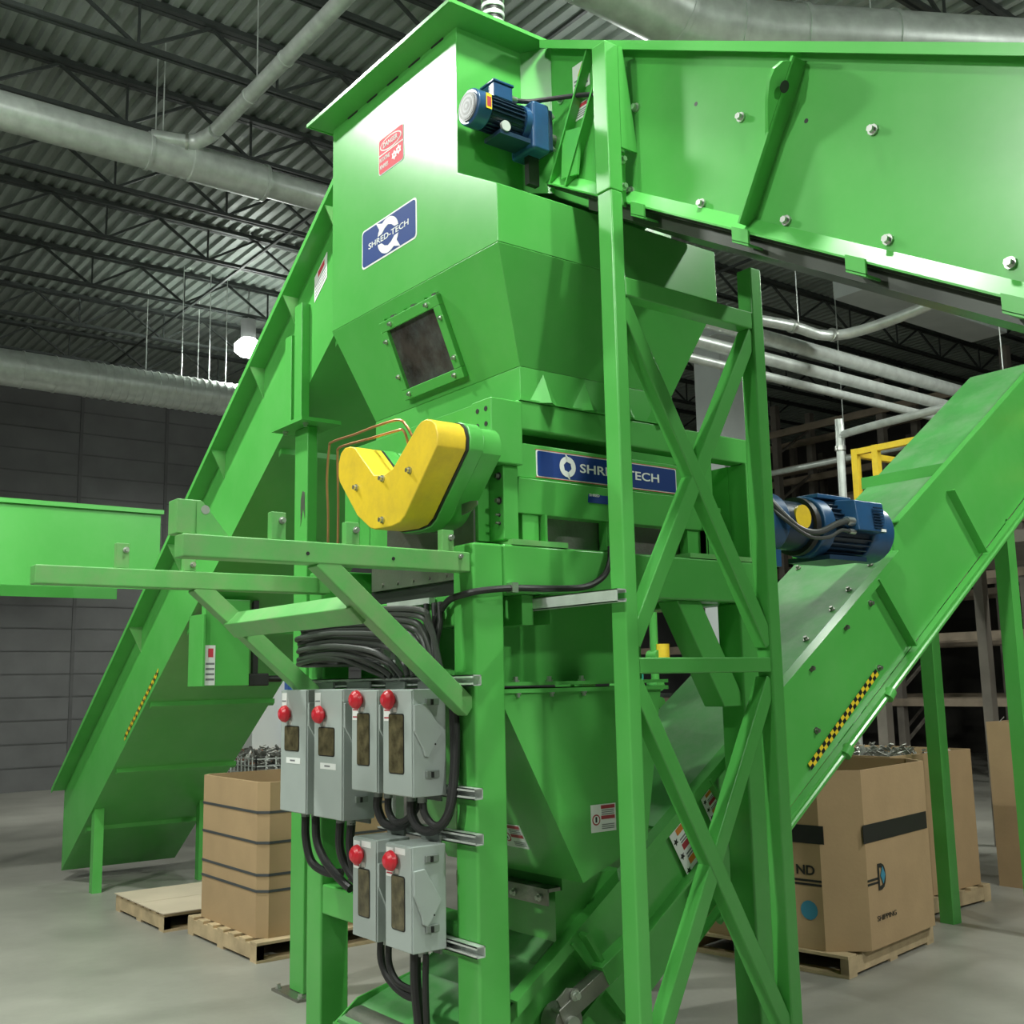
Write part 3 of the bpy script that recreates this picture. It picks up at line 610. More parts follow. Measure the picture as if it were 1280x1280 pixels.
MB().box(3.26, 3.30, DY0+.01, DY1+.02, zc(3.26), zc(3.28)+.10).build('cross_flange', G, t)
MB().box(4.10, 4.16, DY0+.01, DY1+.04, zc(4.1), zc(4.1)+.08).build('cross_flange', G, t)
incl(.33, 3.26, DY0-.042, DY0+.02, .003, .012, 'edge_angle', G); incl(.33, 3.26, DY0-.05, DY0-.042, -.05, .012, 'edge_lip', G)
incl(3.28, 5.6, DY0-.05, DY0+.0, .168, .178, 'edge_angle', G)
incl(1.30, 5.6, DY0-.05, DY0+.0, -.665, -.65, 'bottom_angle', G)
MB().tube([(1.55, DY0-.045, zc(1.55)-.69), (5.4, DY0-.045, zc(5.4)-.69)], .018, 10, 0).build('return_pipe', G, t)
for xx in (2.62, 3.05): 
    p = V((xx, DY0-.05, zc(xx)-.69)); MB().cyl(p-V((.02, 0, .02)), p+V((.02, 0, .02)), .035, 12).build('pipe_clamp', G, t)
for xx in (.62, 1.52, 3.02, 3.9):
    MB().hexa([(xx+.33, DY0-.06, zc(xx+.33)-.62), (xx+.34, DY0-.06, zc(xx+.34)-.62), (xx+.34, DY0, zc(xx+.34)-.62), (xx+.33, DY0, zc(xx+.33)-.62)], [(xx, DY0-.06, zc(xx)-.01), (xx+.01, DY0-.06, zc(xx+.01)-.01), (xx+.01, DY0, zc(xx+.01)-.01), (xx, DY0, zc(xx)-.01)]).build('side_rib', G, t)
incl(.62, 1.7, DY0-.055, DY0, -.36, -.345, 'mid_angle', G)
for xx, dz in ((2.1, -.08), (2.42, -.1), (2.75, -.1), (2.43, -.44), (3.0, -.13), (3.04, -.53), (2.9, -.02+.0), (1.75, -.1)): bolt((xx, DY0, zc(xx)+dz), (0, -1, 0), t, .012, STEEL)
for xx, yy in ((2.5, .33), (2.75, .33), (2.92, .33), (3.15, .33), (2.1, .33), (3.2, .9), (2.3, .9)): bolt((xx, yy, zc(xx)+.002), (-.69, 0, 1), t, .012, STEEL)
for xx, yy, w_ in ((.70, .34, .035), (.66, .62, .03)):
    MB().cyl((xx, yy, zc(xx)+.004), (xx-.001, yy, zc(xx)+.0055), w_, 12).build('scuff_mark', STEEL, t)
# chute foot angle on the conveyor
MB().box(.56, .63, .27, .96, .800, .815).build('chute_seat', STEEL, t); MB().box(.555, .565, .27, .96, .745, .815).build('chute_seat_lip', STEEL, t); MB().box(.64, 1.0, .27, .96, .60, .85).build('chute_collar', G, t); MB().box(.60, .64, .27, .96, .565, .80).build('collar_front', G, t)
for yy in (.32, .50, .68): bolt((.555, yy, .775), (-1, 0, 0), t, .011)
# hazard tape
ux = V((1, 0, .745)).normalized(); o0 = V((2.36, DY0-.011, 1.205)); L_ = (V((3.02, 0, 1.70))-V((2.36, 0, 1.205))).length
ux = (V((3.02, 0, 1.70))-V((2.36, 0, 1.205))).normalized(); vx = V((-ux.z, 0, ux.x)); N_ = 26
for i in range(N_):
    for k in range(2): MB().poly(o0+ux*(L_*i/N_)+vx*(.022*k), ux, vx, rect(L_/N_, .022), 0, .001).build('hazard_tape_square', YTAPE if (i+k) % 2 else BTAPE, t)
cdec(t, (1.40, DY0-.011, .755), (.80, 0, .60), (-.50, 0, .85), .135, .25, 'multi'); cdec(t, (1.57, DY0-.011, 1.0), (.80, 0, .60), (-.50, 0, .85), .10, .14, 'multi')
# take-up bearing and square tube at the tail
tk = MB().bar((.50, DY0-.10, .33), (.80, DY0-.10, .47), .06, .075).build('take_up_tube', STEEL, t, .004)
MB().bar((.74, DY0-.10, .455), (.93, DY0-.10, .555), .075, .09).build('take_up_sleeve', G, t, .004)
MB().poly((.80, DY0-.06, .42), (.8, 0, .55), (-.55, 0, .8), [(0, 0), (.02, 0), (.02, .26), (0, .26)], 0, .05).build('take_up_rib', G, t)
MB().cyl((.545, DY0-.12, .30), (.545, DY0-.02, .30), .075, 20).build('bearing_housing', STEEL, t, .006)
MB().cyl((.545, DY0-.15, .30), (.545, DY0-.12, .30), .035, 16).build('shaft_end', BOLT, t)
MB().poly((.56, DY0-.11, .36), (.8, 0, .55), (-.55, 0, .8), [(-.05, 0), (.06, 0), (.07, .04), (.03, .08), (-.04, .08)], 0, .012).build('bearing_lug', STEEL, t)
bolt((.57, DY0-.125, .41), (0, -1, 0), t, .015)
MB().box(.25, .32, DY0+.05, DY0+.1, 0, .3).build('leg', G, t); MB().box(.25, .32, DY1-.1, DY1-.05, 0, .3).build('leg', G, t)
MB().box(4.6, 4.7, DY0, DY0+.1, 0, zc(4.6)-.62).build('leg', G, t); MB().box(4.6, 4.7, DY1-.1, DY1, 0, zc(4.6)-.62).build('leg', G, t)

# main shredder motor
t = thing('drive_motor', 'large blue electric drive motor at the right end of the shredder', 'motor', (2.4, .22, 2.3))
my, mz = .22, 2.51
MB().cyl((1.76, my, mz), (2.08, my, mz), .165, 32).build('gearbox', BLUE, t, .01)
MB().cyl((2.08, my, mz), (2.36, my, mz), .135, 32).build('bell_housing', BLUED, t)
MB().cyl((2.30, my, mz), (2.34, my, mz), .16, 32).build('flange_ring', BLK, t)
MB().cyl((2.22, my-.137, mz+.03), (2.22, my-.12, mz+.03), .065, 20).build('coupling_cover', YEL, t)
MB().cyl((2.36, my, mz), (2.46, my, mz), .17, 32).build('end_shield', BLUE, t, .01)
MB().cyl((2.46, my, mz), (2.80, my, mz), .145, 32).build('stator', BLUED, t)
for i in range(30):
    a = 2*pi*i/30; c = V((0, cos(a), sin(a))); MB().bar(V((2.46, my, mz))+c*.15, V((2.80, my, mz))+c*.15, .006, .03, c).build('cooling_fin', BLUED, t)
MB().cyl((2.80, my, mz), (3.0, my, mz), .172, 32).build('fan_cowl', BLUE, t, .015)
MB().hexa([(2.56, my-.24, mz-.03), (2.82, my-.24, mz-.03), (2.82, my-.1, mz-.03), (2.56, my-.1, mz-.03)], [(2.56, my-.22, mz+.14), (2.82, my-.22, mz+.14), (2.82, my-.05, mz+.16), (2.56, my-.05, mz+.16)]).build('terminal_box', BLUE, t, .008)
for i in range(8): MB().box(2.70, 2.78, my-.245, my-.235, mz-.01+.016*i, mz-.004+.016*i).build('box_slot', BLUED, t)
MB().box(2.76, 2.80, my-.246, my-.236, mz-.027, mz-.012).build('tag', WHITE, t)
MB().box(2.40, 2.70, my-.10, my+.05, mz+.155, mz+.18).build('top_cover', BLUE, t, .006)
MB().cyl((2.50, my-.2, mz+.02), (2.56, my-.2, mz+.02), .025, 14).build('cable_gland', BOLT, t); MB().cyl((2.52, my-.2, mz-.035), (2.57, my-.2, mz-.035), .015, 12).build('cable_gland', BOLT, t)
MB().box(2.42, 2.75, my-.14, my+.14, mz-.185, mz-.16).build('foot', BLUED, t)
MB().box(1.76, 2.0, my-.15, my+.25, 2.262, 2.35).build('gearbox_foot', BLUE, t)
tag(MB().tube([(2.50, .02, 2.53), (2.38, .0, 2.50), (2.24, .01, 2.45), (2.10, .02, 2.46), (1.98, .05, 2.55), (1.90, .12, 2.68), (1.84, .2, 2.72)], .017, 10, 5).build('motor_cable', CABLE), 'thick grey cable looping from the large drive motor', 'cable')
tag(MB().tube([(2.52, .02, 2.475), (2.42, .0, 2.47), (2.30, -.01, 2.425), (2.15, .0, 2.42), (2.0, .03, 2.5), (1.92, .1, 2.6)], .010, 10, 5).build('motor_cable', CABLE), 'thin grey cable beneath the thick one at the large drive motor', 'cable')

# ================================================================== DISCONNECT SWITCHES ON STRUT RAILS
def strut(name, label, p, q, up=(0, 0, 1), w_=.042, open_=(-1, 0, 0)):
    p, q = V(p), V(q); d_ = (q-p).normalized(); o_ = V(open_); n_ = d_.cross(o_)
    b = MB(); h = w_/2; th = .004
    pr = lambda a, c: [p+o_*a[0]+n_*c[0], p+o_*a[1]+n_*c[0], p+o_*a[1]+n_*c[1], p+o_*a[0]+n_*c[1]]
    for a, c in (((-h, -h+th), (-h, h)), ((-h, h), (-h, -h+th)), ((-h, h), (h-th, h)), ((h-th, h), (-h, -h*.45)), ((h-th, h), (h*.45, h))):
        A = pr(a, c); b.hexa(A, [v+(q-p) for v in A])
    o = b.build(name, GALV)
    return tag(o, label, 'strut rail', 'strut rails behind the switches')
for zz, yl, nm in ((1.71, 1.45, 'topmost rail above the upper switches'), (1.278, 1.33, 'second rail behind the upper switches'), (1.108, .68, 'third rail, above the lower switches'), (.70, .68, 'lowest rail behind the lower switches')):
    strut('strut_rail', 'galvanised strut channel across the frame legs, '+nm, (-.023, yl, zz), (-.023, -.045, zz))
o = strut('strut_rail', 'galvanised strut channel reaching from the frame beam to the lattice tower', (.362, .32, 2.022), (.362, -.47, 2.022), w_=.05, open_=(1, 0, 0)); o['group'] = 'strut rails on the frame'
tag(MB().box(-.0, .04, .60, .64, .66, 1.93).build('strut_upright', GALV), 'thin galvanised upright behind the switches', 'strut')
def disconnect(y_r, wd, z0, ht, label, win, lower=False):
    """y_r: near (right) edge; box spans y_r..y_r+wd; front at x=-.2"""
    t = thing('disconnect_switch', label, 'switch', (-.12, y_r+wd/2, z0), group='grey disconnect switches')
    xb, xf = -.046, -.20
    MB().box(xf, xb, y_r, y_r+wd, z0, z0+ht).build('enclosure', GREY, t, .004)
    MB().box(xf-.006, xf, y_r+.004, y_r+wd-.004, z0+.004, z0+ht-.004).build('door', GREY, t, .002)
    xd = xf-.006
    # side operating plate on the near side
    zt_ = z0+ht
    if not lower: P = [(-.20, zt_-.06), (-.145, zt_-.055), (-.07, zt_-.17), (-.115, zt_-.235), (-.135, zt_-.265), (-.15, zt_-.26), (-.16, zt_-.23), (-.20, zt_-.16)]
    else: P = [(-.20, zt_-.09), (-.15, zt_-.085), (-.075, zt_-.21), (-.12, zt_-.28), (-.14, zt_-.30), (-.16, zt_-.29), (-.165, zt_-.26), (-.20, zt_-.18)]
    sp_ = MB().poly((0, y_r, 0), *NY, P, 0, .012).build('side_plate', GREY, t, .003)
    for a, c in ((P[2][0]-.018, P[2][1]+.0), (P[4][0]-.005, P[4][1]+.035)): MB().box(a-.005, a+.006, y_r-.011, y_r-.007, c-.016, c+.014).build('plate_slot', BTAPE, sp_)
    MB().cyl((P[3][0]+.01, y_r-.009, P[3][1]+.02), (P[3][0]+.01, y_r-.013, P[3][1]+.02), .004, 8).build('rivet', BTAPE, sp_)
    for zz in (zt_-.05, z0+.085): 
        lt = MB().box(-.145, -.085, y_r-.012, y_r, zz-.014, zz+.014).build('latch', GREYD, t, .003); MB().box(-.125, -.115, y_r-.018, y_r-.011, zz-.012, zz+.01).build('latch_screw', BTAPE, lt)
    # window, knob, labels on the front
    wy, ww, wz, wh = win
    yo = y_r+wd-wy
    MB().poly((xd, yo, z0+wz), *NX, rrect(ww, wh, .012), 0, .002).build('window_frame', BTAPE, t)
    MB().poly((xd-.002, yo-.004, z0+wz+.004), *NX, rrect(ww-.008, wh-.008, .010), 0, .001).build('window', GLASSD, t)
    kz = z0+wz+wh+.055
    ky = yo-ww*.28
    kn = MB(); kn.cyl((xd, ky, kz), (xd-.012, ky, kz), .02, 20); kn.cyl((xd-.012, ky, kz), (xd-.02, ky, kz), .034, 24, .040); kn.cyl((xd-.02, ky, kz), (xd-.034, ky, kz), .040, 24, .036); kn.cyl((xd-.034, ky, kz), (xd-.046, ky, kz), .036, 24, .024); kn.cyl((xd-.046, ky, kz), (xd-.05, ky, kz), .024, 24, .012)
    kn = kn.build('knob', RED, t)
    MB().cyl((xd-.05, ky, kz), (xd-.0515, ky, kz), .011, 16).build('knob_mark', SRED, kn)
    l1 = MB().poly((xd, y_r+wd-.012, zt_-.125), *NX, rect(.052, .11), 0, .0015).build('label', WHITE, t)
    for i in range(3): MB().poly((xd-.0015, y_r+wd-.016, zt_-.115+.03*i), *NX, rect(.043, .006), 0, .0006).build('label_print', DRED if i != 2 else PRINT, l1)
    MB().poly((xd, yo-ww*.30, z0+wz+wh+.006), *NX, rect(.025, .018), 0, .0015).build('small_label', WHITE, t)
    if lower: MB().poly((xd, y_r+wd-.078, zt_-.035), *NX, rect(.075, .024), 0, .0015).build('name_label', WHITE, t)
    elif ht > .5:
        nl = MB().poly((xd, yo-.02, z0+wz-.055), *NX, rect(ww*.95, .026), 0, .0015).build('name_label', WHITE, t); MB().poly((xd-.0015, yo-.06, z0+wz-.045), *NX, rect(.05, .007), 0, .0006).build('label_print', PRINT, nl)
    # hinges left, mounting ears, glands
    MB().box(xb-.01, xb, y_r+.03, y_r+wd-.03, zt_, zt_+.03).build('mounting_ear', GREYD, t); MB().box(xb-.01, xb, y_r+.03, y_r+wd-.03, z0-.025, z0).build('mounting_ear', GREYD, t)
    for k in (.35, .72): MB().cyl((-.11, y_r+wd*k, z0-.03), (-.11, y_r+wd*k, z0), .020, 12).build('conduit_gland', GREYD, t)
    return t
disconnect(1.035, .265, 1.13, .555, 'tall grey disconnect switch, leftmost of the upper row', (.045, .15, .275, .115))
disconnect(.70, .262, 1.13, .555, 'tall grey disconnect switch with marked name label, second from left in the upper row', (.045, .15, .265, .125))
disconnect(.405, .215, 1.265, .415, 'short grey disconnect switch in the upper row, third from left', (.05, .105, .105, .215))
disconnect(.14, .222, 1.265, .415, 'short grey disconnect switch in the upper row, next to the frame leg', (.05, .115, .085, .235))
disconnect(.415, .193, .685, .395, 'lower row grey disconnect switch, left one', (.05, .095, .085, .19), True)
disconnect(.15, .195, .685, .395, 'lower row grey disconnect switch, right one beside the frame leg', (.05, .10, .075, .205), True)

# cables and conduits
def cable(name, pts, r, m, label, cat='cable', group=None): return tag(MB().tube(pts, r, 10, 6).build(name, m), label, cat, group)
cable('trunk_cable', [(-.03, .26, 1.60), (-.03, .25, 1.78), (-.03, .22, 1.95), (-.025, .15, 2.03), (-.02, .04, 2.05), (.02, -.02, 2.062), (.18, -.022, 2.078), (.43, -.022, 2.085), (.58, -.022, 2.10), (.68, -.022, 2.15), (.72, -.022, 2.22), (.735, -.01, 2.28)], .014, BLK, 'black cable running over the frame leg and along the frame beam')
b = MB().box(.165, .195, -.04, -.0, 2.06, 2.10); tag(b.build('cable_clip', BOLT), 'small bright clip holding the black cable to the beam', 'clip')
nl = ['lowest loop', 'second loop from below', 'third loop from below', 'fourth loop from below', 'fifth loop from below', 'sixth loop from below', 'sixth loop from above', 'fifth loop from above', 'fourth loop from above', 'third loop from above', 'second loop from above', 'topmost loop']
rl = random.Random(11)
for i in range(12):
    z_ = 1.80+.0195*i; x_ = -.075-.05*rl.random(); ye = 1.33+.06*rl.random(); dr = .66-.045*i
    p = [(.02, .62, z_), (.0, .9, z_-.004), (-.01, 1.2, z_), (x_*.6, ye, z_+.003), (x_-.01, ye-.06, z_+.01), (x_-.02, 1.05, z_+.016+.012*rl.random()), (x_-.02, .86, z_+.016), (x_, dr+.10, z_-.01), (x_+.03, max(dr, .2), z_-.045-.003*i), (-.05, max(dr-.06, .16), 1.735)]
    cable('looped_cable', p, .0125, CABLE, 'grey black cable looped above the switches, '+nl[i], group='looped cables above the switches')
for i, (ya, yb, nm) in enumerate(((.22, .30, 'left'), (.19, .24, 'middle'), (.17, .20, 'right'))):
    cable('drop_cable', [(-.03, yb, 2.03), (-.035, yb-.01, 1.95), (-.05, ya+.03, 1.85), (-.05, ya, 1.73)], .013, BLK, 'black cable dropping behind the diagonal brace, %s of three' % nm, group='cables dropping behind the brace')
b = MB().box(-.03, -.0, .28, .62, 2.03, 2.055).build('cable_tray', GALV); tag(b, 'bright metal tray edge under the frame end beam', 'tray')
for zz in (.34, .62):
    o = MB().box(-.045, -.01, zz, zz+.03, 1.735, 1.92).build('strut_post', GALV); tag(o, 'short galvanised post above the top strut rail, %s one' % ('right' if zz < .5 else 'left'), 'strut')
# flexible conduits below the switches
def flex(pts, label, r=.019): 
    return cable('flexible_conduit', pts, r, BLK, label, 'conduit', 'flexible conduits under the switches')
flex([(-.11, 1.225, 1.11), (-.11, 1.22, 1.0), (-.10, 1.18, .90), (-.07, 1.09, .86), (-.02, 1.03, .86)], 'black flexible conduit under the leftmost tall switch, outer one')
flex([(-.11, 1.125, 1.11), (-.11, 1.11, 1.0), (-.10, 1.05, .92), (-.09, .95, .86), (-.08, .85, .82)], 'black flexible conduit under the leftmost tall switch, inner one')
flex([(-.11, .89, 1.11), (-.11, .895, 1.0), (-.09, .88, .92), (-.06, .80, .84), (-.03, .66, .80)], 'black flexible conduit under the second tall switch, outer one')
flex([(-.11, .79, 1.11), (-.11, .80, 1.0), (-.10, .77, .90), (-.06, .70, .82), (-.02, .62, .78)], 'black flexible conduit under the second tall switch, inner one')
flex([(-.11, .56, 1.245), (-.11, .565, 1.19), (-.10, .53, 1.13), (-.08, .46, 1.12), (-.07, .38, 1.15), (-.08, .335, 1.22), (-.06, .33, 1.3)], 'black conduit loop under the third upper switch, larger one')
flex([(-.11, .48, 1.245), (-.11, .475, 1.18), (-.10, .43, 1.14), (-.08, .37, 1.16), (-.06, .33, 1.22), (-.045, .325, 1.34)], 'black conduit loop under the third upper switch, smaller one', .015)
flex([(-.11, .30, 1.245), (-.11, .295, 1.18), (-.10, .25, 1.13), (-.08, .18, 1.13), (-.06, .12, 1.18), (-.05, .10, 1.26), (-.03, .105, 1.40), (-.03, .11, 1.66)], 'black conduit loop under the upper switch by the frame leg, larger one')
flex([(-.11, .215, 1.245), (-.11, .20, 1.19), (-.09, .155, 1.15), (-.07, .11, 1.18), (-.05, .085, 1.27), (-.03, .09, 1.5), (-.03, .12, 1.68)], 'black conduit loop under the upper switch by the frame leg, smaller one', .015)
flex([(-.11, .54, .665), (-.11, .535, .58), (-.10, .48, .51), (-.08, .38, .47), (-.05, .30, .48)], 'black conduit under the lower left switch, outer one', .016)
flex([(-.11, .48, .665), (-.11, .475, .58), (-.10, .43, .52), (-.08, .36, .50), (-.06, .30, .50)], 'black conduit under the lower left switch, inner one', .014)
flex([(-.11, .275, .665), (-.11, .275, .55), (-.10, .27, .42), (-.08, .28, .30)], 'thick black conduit dropping below the lower right switch', .022)
flex([(-.11, .20, .665), (-.11, .205, .55), (-.10, .215, .44), (-.08, .24, .33)], 'thin black conduit dropping below the lower right switch', .013)
# hydraulic copper lines
cable('copper_line', [(-.06, 1.12, 2.23), (-.06, 1.115, 2.5), (-.07, 1.11, 2.68), (-.08, 1.07, 2.83), (-.09, 1.02, 2.85), (-.09, .8, 2.845), (-.09, .60, 2.845), (-.09, .42, 2.835), (-.08, .37, 2.80), (-.06, .345, 2.74)], .006, COPPER, 'thin copper line running up past the yellow guard, outer one')
cable('copper_line', [(-.06, 1.02, 2.23), (-.06, 1.015, 2.5), (-.07, 1.0, 2.66), (-.08, .985, 2.78), (-.09, .94, 2.81), (-.09, .7, 2.80), (-.09, .45, 2.79), (-.08, .39, 2.78), (-.06, .38, 2.70), (-.05, .38, 2.62)], .006, COPPER, 'thin copper line running up past the yellow guard, inner one')

# ================================================================== PALLETS AND CARTONS
def pallet(label, loc, L, W_, rz, skids=3, covered=False):
    t = thing('pallet', label, 'pallet', loc, rz=rz, local=True, group='wooden pallets')
    for i in range(skids):
        yy = (W_-.05)*i/(skids-1); MB().box(0, L, yy, yy+.05, .018, .105).build('stringer', WOOD, t, local=True)
        for xx in (0, L/2-.05, L-.1): MB().box(xx, xx+.1, yy-.001 if i == 0 else yy, yy+.051 if i == skids-1 else yy+.05, .0185, .1045).build('block', WOOD, t, local=True)
    n = 7
    for i in range(n):
        xx = (L-.1)*i/(n-1); MB().box(xx, xx+.1, 0, W_, .105, .123).build('deck_board', WOOD, t, local=True, bevel=.002)
    for xx in (0, L/2-.05, L-.1): MB().box(xx, xx+.1, 0, W_, 0, .018).build('bottom_board', WOOD, t, local=True)
    if covered:
        MB().box(-.01, L/2-.004, -.01, W_+.01, .123, .130).build('cover_sheet', CARDS, t, local=True); MB().box(L/2+.004, L+.01, -.01, W_+.01, .123, .130).build('cover_sheet', CARDS, t, local=True)
    return t
CARDS = mat('pale_card_sheet', (.60, .50, .38), .8, var=.06)
pallet('wooden pallet under the strapped carton', (1.62, 3.12, 0), 1.14, 1.1, pi/2)
pallet('low wooden pallet topped with pale sheets, left of the strapped carton', (1.56, 4.40, 0), 1.05, 1.16, pi/2, covered=True)
t = thing('strapped_carton', 'tall open cardboard carton bound with four dark straps', 'carton', (1.05, 3.7, .123))
cx0, cx1, cy0, cy1, z0, z1 = .575, 1.55, 3.20, 4.22, .123, 1.09
cb = lambda e, r: [(cx0-e+r, cy0-e), (cx1+e-r, cy0-e), (cx1+e, cy0-e+r), (cx1+e, cy1+e-r), (cx1+e-r, cy1+e), (cx0-e+r, cy1+e), (cx0-e, cy1+e-r), (cx0-e, cy0-e+r)]
def loopwall(name, Po, Pi, za, zb_, m, par):
    b = MB(); n = len(Po)
    b.add([(p[0], p[1], za) for p in Po]+[(p[0], p[1], zb_) for p in Po]+[(p[0], p[1], zb_) for p in Pi]+[(p[0], p[1], za) for p in Pi],
          [f for i in range(n) for j in ((i+1) % n,) for f in ((i, j, j+n, i+n), (i+n, j+n, j+2*n, i+2*n), (i+2*n, j+2*n, j+3*n, i+3*n), (i+3*n, j+3*n, j, i))])
    return b.build(name, m, par)
loopwall('carton_wall', cb(0, .06), cb(-.02, .05), z0, z1, CARD, t)
MB().box(cx0+.03, cx1-.03, cy0+.03, cy1-.03, z0, z0+.01).build('carton_floor', CARD, t)
for zz in (.90, .71, .51, .41): loopwall('strap', cb(.004, .06), cb(0, .06), zz-.008, zz+.008, STRAP, t)

# octagonal carton at the right
RZ = radians(9)
t = pallet('wooden pallet under the octagonal carton', (2.92, .50, 0), 1.15, 1.1, RZ)
t = thing('octagonal_carton', 'large eight-sided cardboard carton with black band and blue emblem', 'carton', (2.955, .455, .124), rz=RZ, local=True)
oc = [(.17, 0), (1.05, 0), (1.2, .17), (1.2, 1.0), (1.05, 1.15), (.17, 1.15), (0, 1.0), (0, .20)]
oi = inset(oc, .975)
loopwall('carton_wall', oc, oi, 0, 1.02, CARD, t)
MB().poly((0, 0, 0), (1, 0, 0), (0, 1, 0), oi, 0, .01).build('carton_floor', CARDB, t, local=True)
def face(nm, p, q, pts, z_, h_, m, lift=.003):
    p, q = V((*p, 0)), V((*q, 0)); u = (q-p).normalized(); return MB().poly(p+V((0, 0, z_)), u, (0, 0, 1), pts, 0, lift).build(nm, m, t, local=True)
Lf, Ll = ((0, 1.0), (0, .20)), .80; Rf = ((.17, 0), (1.05, 0))
for A, LL, s0 in ((Lf, .80, 0), (Rf, .88, -.0)):
    face('black_band', *A, rect(LL+(.03 if A is Lf else 0), .105, 0 if A is Lf else -.02, 0), .60, 0, BTAPE)
    for k in (0, 1): face('double_line', *A, rect(.36 if A is Lf else .13, .012, .44 if A is Lf else .0, .022*k), .36, 0, BTAPE)
uL, uR = V((0, -1, 0)), V((1, 0, 0))
ptext('lettering', 'ND', V((-.003, .36, .42)), uL, (0, 0, 1), .12, .055, BTAPE, t, bold=.02)
ptext('lettering', 'D', V((.30, -.003, .32)), uR, (0, 0, 1), .10, .15, BTAPE, t, bold=.01)
dia = [(0, -.05), (.03, 0), (0, .05), (-.03, 0)]
MB().poly((.36, -.004, .40), uR, (0, 0, 1), dia, 0, .003).build('blue_emblem', mat('print_blue', (.04, .22, .33), .7), t, local=True)
MB().poly((-.003, .29, .22), uL, (0, 0, 1), [(.055*cos(2*pi*i/14), .055*sin(2*pi*i/14)) for i in range(14)], 0, .002).build('blue_emblem', bpy.data.materials['print_blue'], t, local=True)
MB().poly((-.003, .66, .36), uL, (0, 0, 1), dia, 0, .003).build('blue_emblem', bpy.data.materials['print_blue'], t, local=True)
ptext('lettering', 'SHIPPING', V((.26, -.003, .15)), uR, (0, 0, 1), .25, .03, BTAPE, t)
# cartons further back on the right
def carton(label, loc, sx, sy, sz, rz=0, fill=True):
    t = thing('scrap_carton', label, 'carton', loc, rz=rz, local=True, group='far scrap cartons')
    P = [(0, 0), (sx, 0), (sx, sy), (0, sy)]
    loopwall('carton_wall', P, inset(P, .96), 0, sz, CARD, t)
    b = MB(); rr = random.Random(3)
    b.box(.02, sx-.02, .02, sy-.02, 0, sz-.06)
    for i in range(160):
        c = V((rr.uniform(.05, sx-.05), rr.uniform(.05, sy-.05), sz-.05+rr.uniform(0, .07))); a = V((rr.uniform(-1, 1), rr.uniform(-1, 1), rr.uniform(-.6, .6))).normalized()*.04
        b.bar(c-a, c+a, .03, .006, (rr.random(), rr.random(), 1))
    o = b.build('scrap_metal', SCRAP, t, local=True); o['kind'] = 'stuff'
    return t
carton('scrap-filled carton standing behind the octagonal carton', (4.40, 1.14, .124), 1.1, 1.1, 1.0, .03)
pallet('wooden pallet under the scrap-filled carton', (4.36, 1.10, 0), 1.2, 1.2, .03)
carton('plain carton at the back right beside the far racks', (6.2, .4, 0), 1.0, 1.0, 1.3, .05)

# wire basket of scrap at the far left gap, blue post
t = thing('wire_basket', 'grey wire basket heaped with metal scrap, seen behind the strapped carton', 'basket', (3.4, 8.7, 0), local=True)
for zz in [.1+.08*i for i in range(11)]:
    for a, c in (((-.6, -.5), (.6, -.5)), ((-.6, -.5), (-.6, .5)), ((.6, -.5), (.6, .5)), ((-.6, .5), (.6, .5))): MB().bar((*a, zz), (*c, zz), .01, .01).build('wire', GALV, t, local=True)
for i in range(11):
    xx = -.6+.12*i
    for yy in (-.5, .5): MB().bar((xx, yy, .05), (xx, yy, .92), .01, .01, (1, 0, 0)).build('wire', GALV, t, local=True)
    MB().bar((-.6, -.5+.1*i, .05), (-.6, -.5+.1*i, .92), .01, .01, (1, 0, 0)).build('wire', GALV, t, local=True)
b = MB(); rr = random.Random(5)
for i in range(420):
    c = V((rr.uniform(-.58, .58), rr.uniform(-.48, .48), rr.uniform(.75, .98))); a = V((rr.uniform(-1, 1), rr.uniform(-1, 1), rr.uniform(-.6, .6))).normalized()*.05; b.bar(c-a, c+a, .04, .008, (rr.random(), rr.random(), 1))
b.box(-.57, .57, -.47, .47, .1, .78); o = b.build('scrap_metal', SCRAP, t, local=True); o['kind'] = 'stuff'
for xx, yy in ((-.58, -.48), (.56, -.48), (-.58, .46), (.56, .46)): MB().box(xx, xx+.03, yy, yy+.03, 0, .1).build('foot', GALV, t, local=True)
t = thing('storage_cabinet', 'bright blue and white cabinet far behind the strapped carton', 'cabinet', (4.2, 10.4, 0))
MB().box(4.05, 4.6, 10.0, 10.6, 0, 1.9).build('blue_side', FARBLUE, t); MB().box(3.6, 4.05, 10.1, 10.6, .9, 1.9).build('white_panel', WHITE, t); MB().box(3.6, 4.05, 10.05, 10.6, 0, .9).build('brown_base', BRICK, t)
MB().box(4.04, 4.61, 9.99, 10.0, 1.38, 1.43).build('white_stripe', WHITE, t)
# pipe stand in the gap under the frame
t = thing('pipe_stand', 'small green pipe stand with valves glimpsed behind the chute', 'pipe stand', (4.2, 3.4, 0))
for xx, yy in ((4.0, 3.5), (4.25, 3.3)):
    p = MB().cyl((xx, yy, 0), (xx, yy, 2.3), .035, 12).build('pipe', G, t)
    for zz in (1.35, 1.5, 1.65, 1.9): MB().cyl((xx, yy-.06, zz), (xx, yy+.06, zz), .05, 12).build('valve', G, p)
MB().cyl((4.12, 3.38, 1.6), (4.12, 3.38, 1.85), .05, 14).build('filter_bowl', TEAL, t); MB().box(3.9, 4.4, 3.25, 3.6, 1.55, 1.58).build('bracket', JOIST, t)
MB().cyl((4.3, 3.25, 1.85), (4.3, 3.25, 2.0), .06, 12).build('gauge', YEL, t)

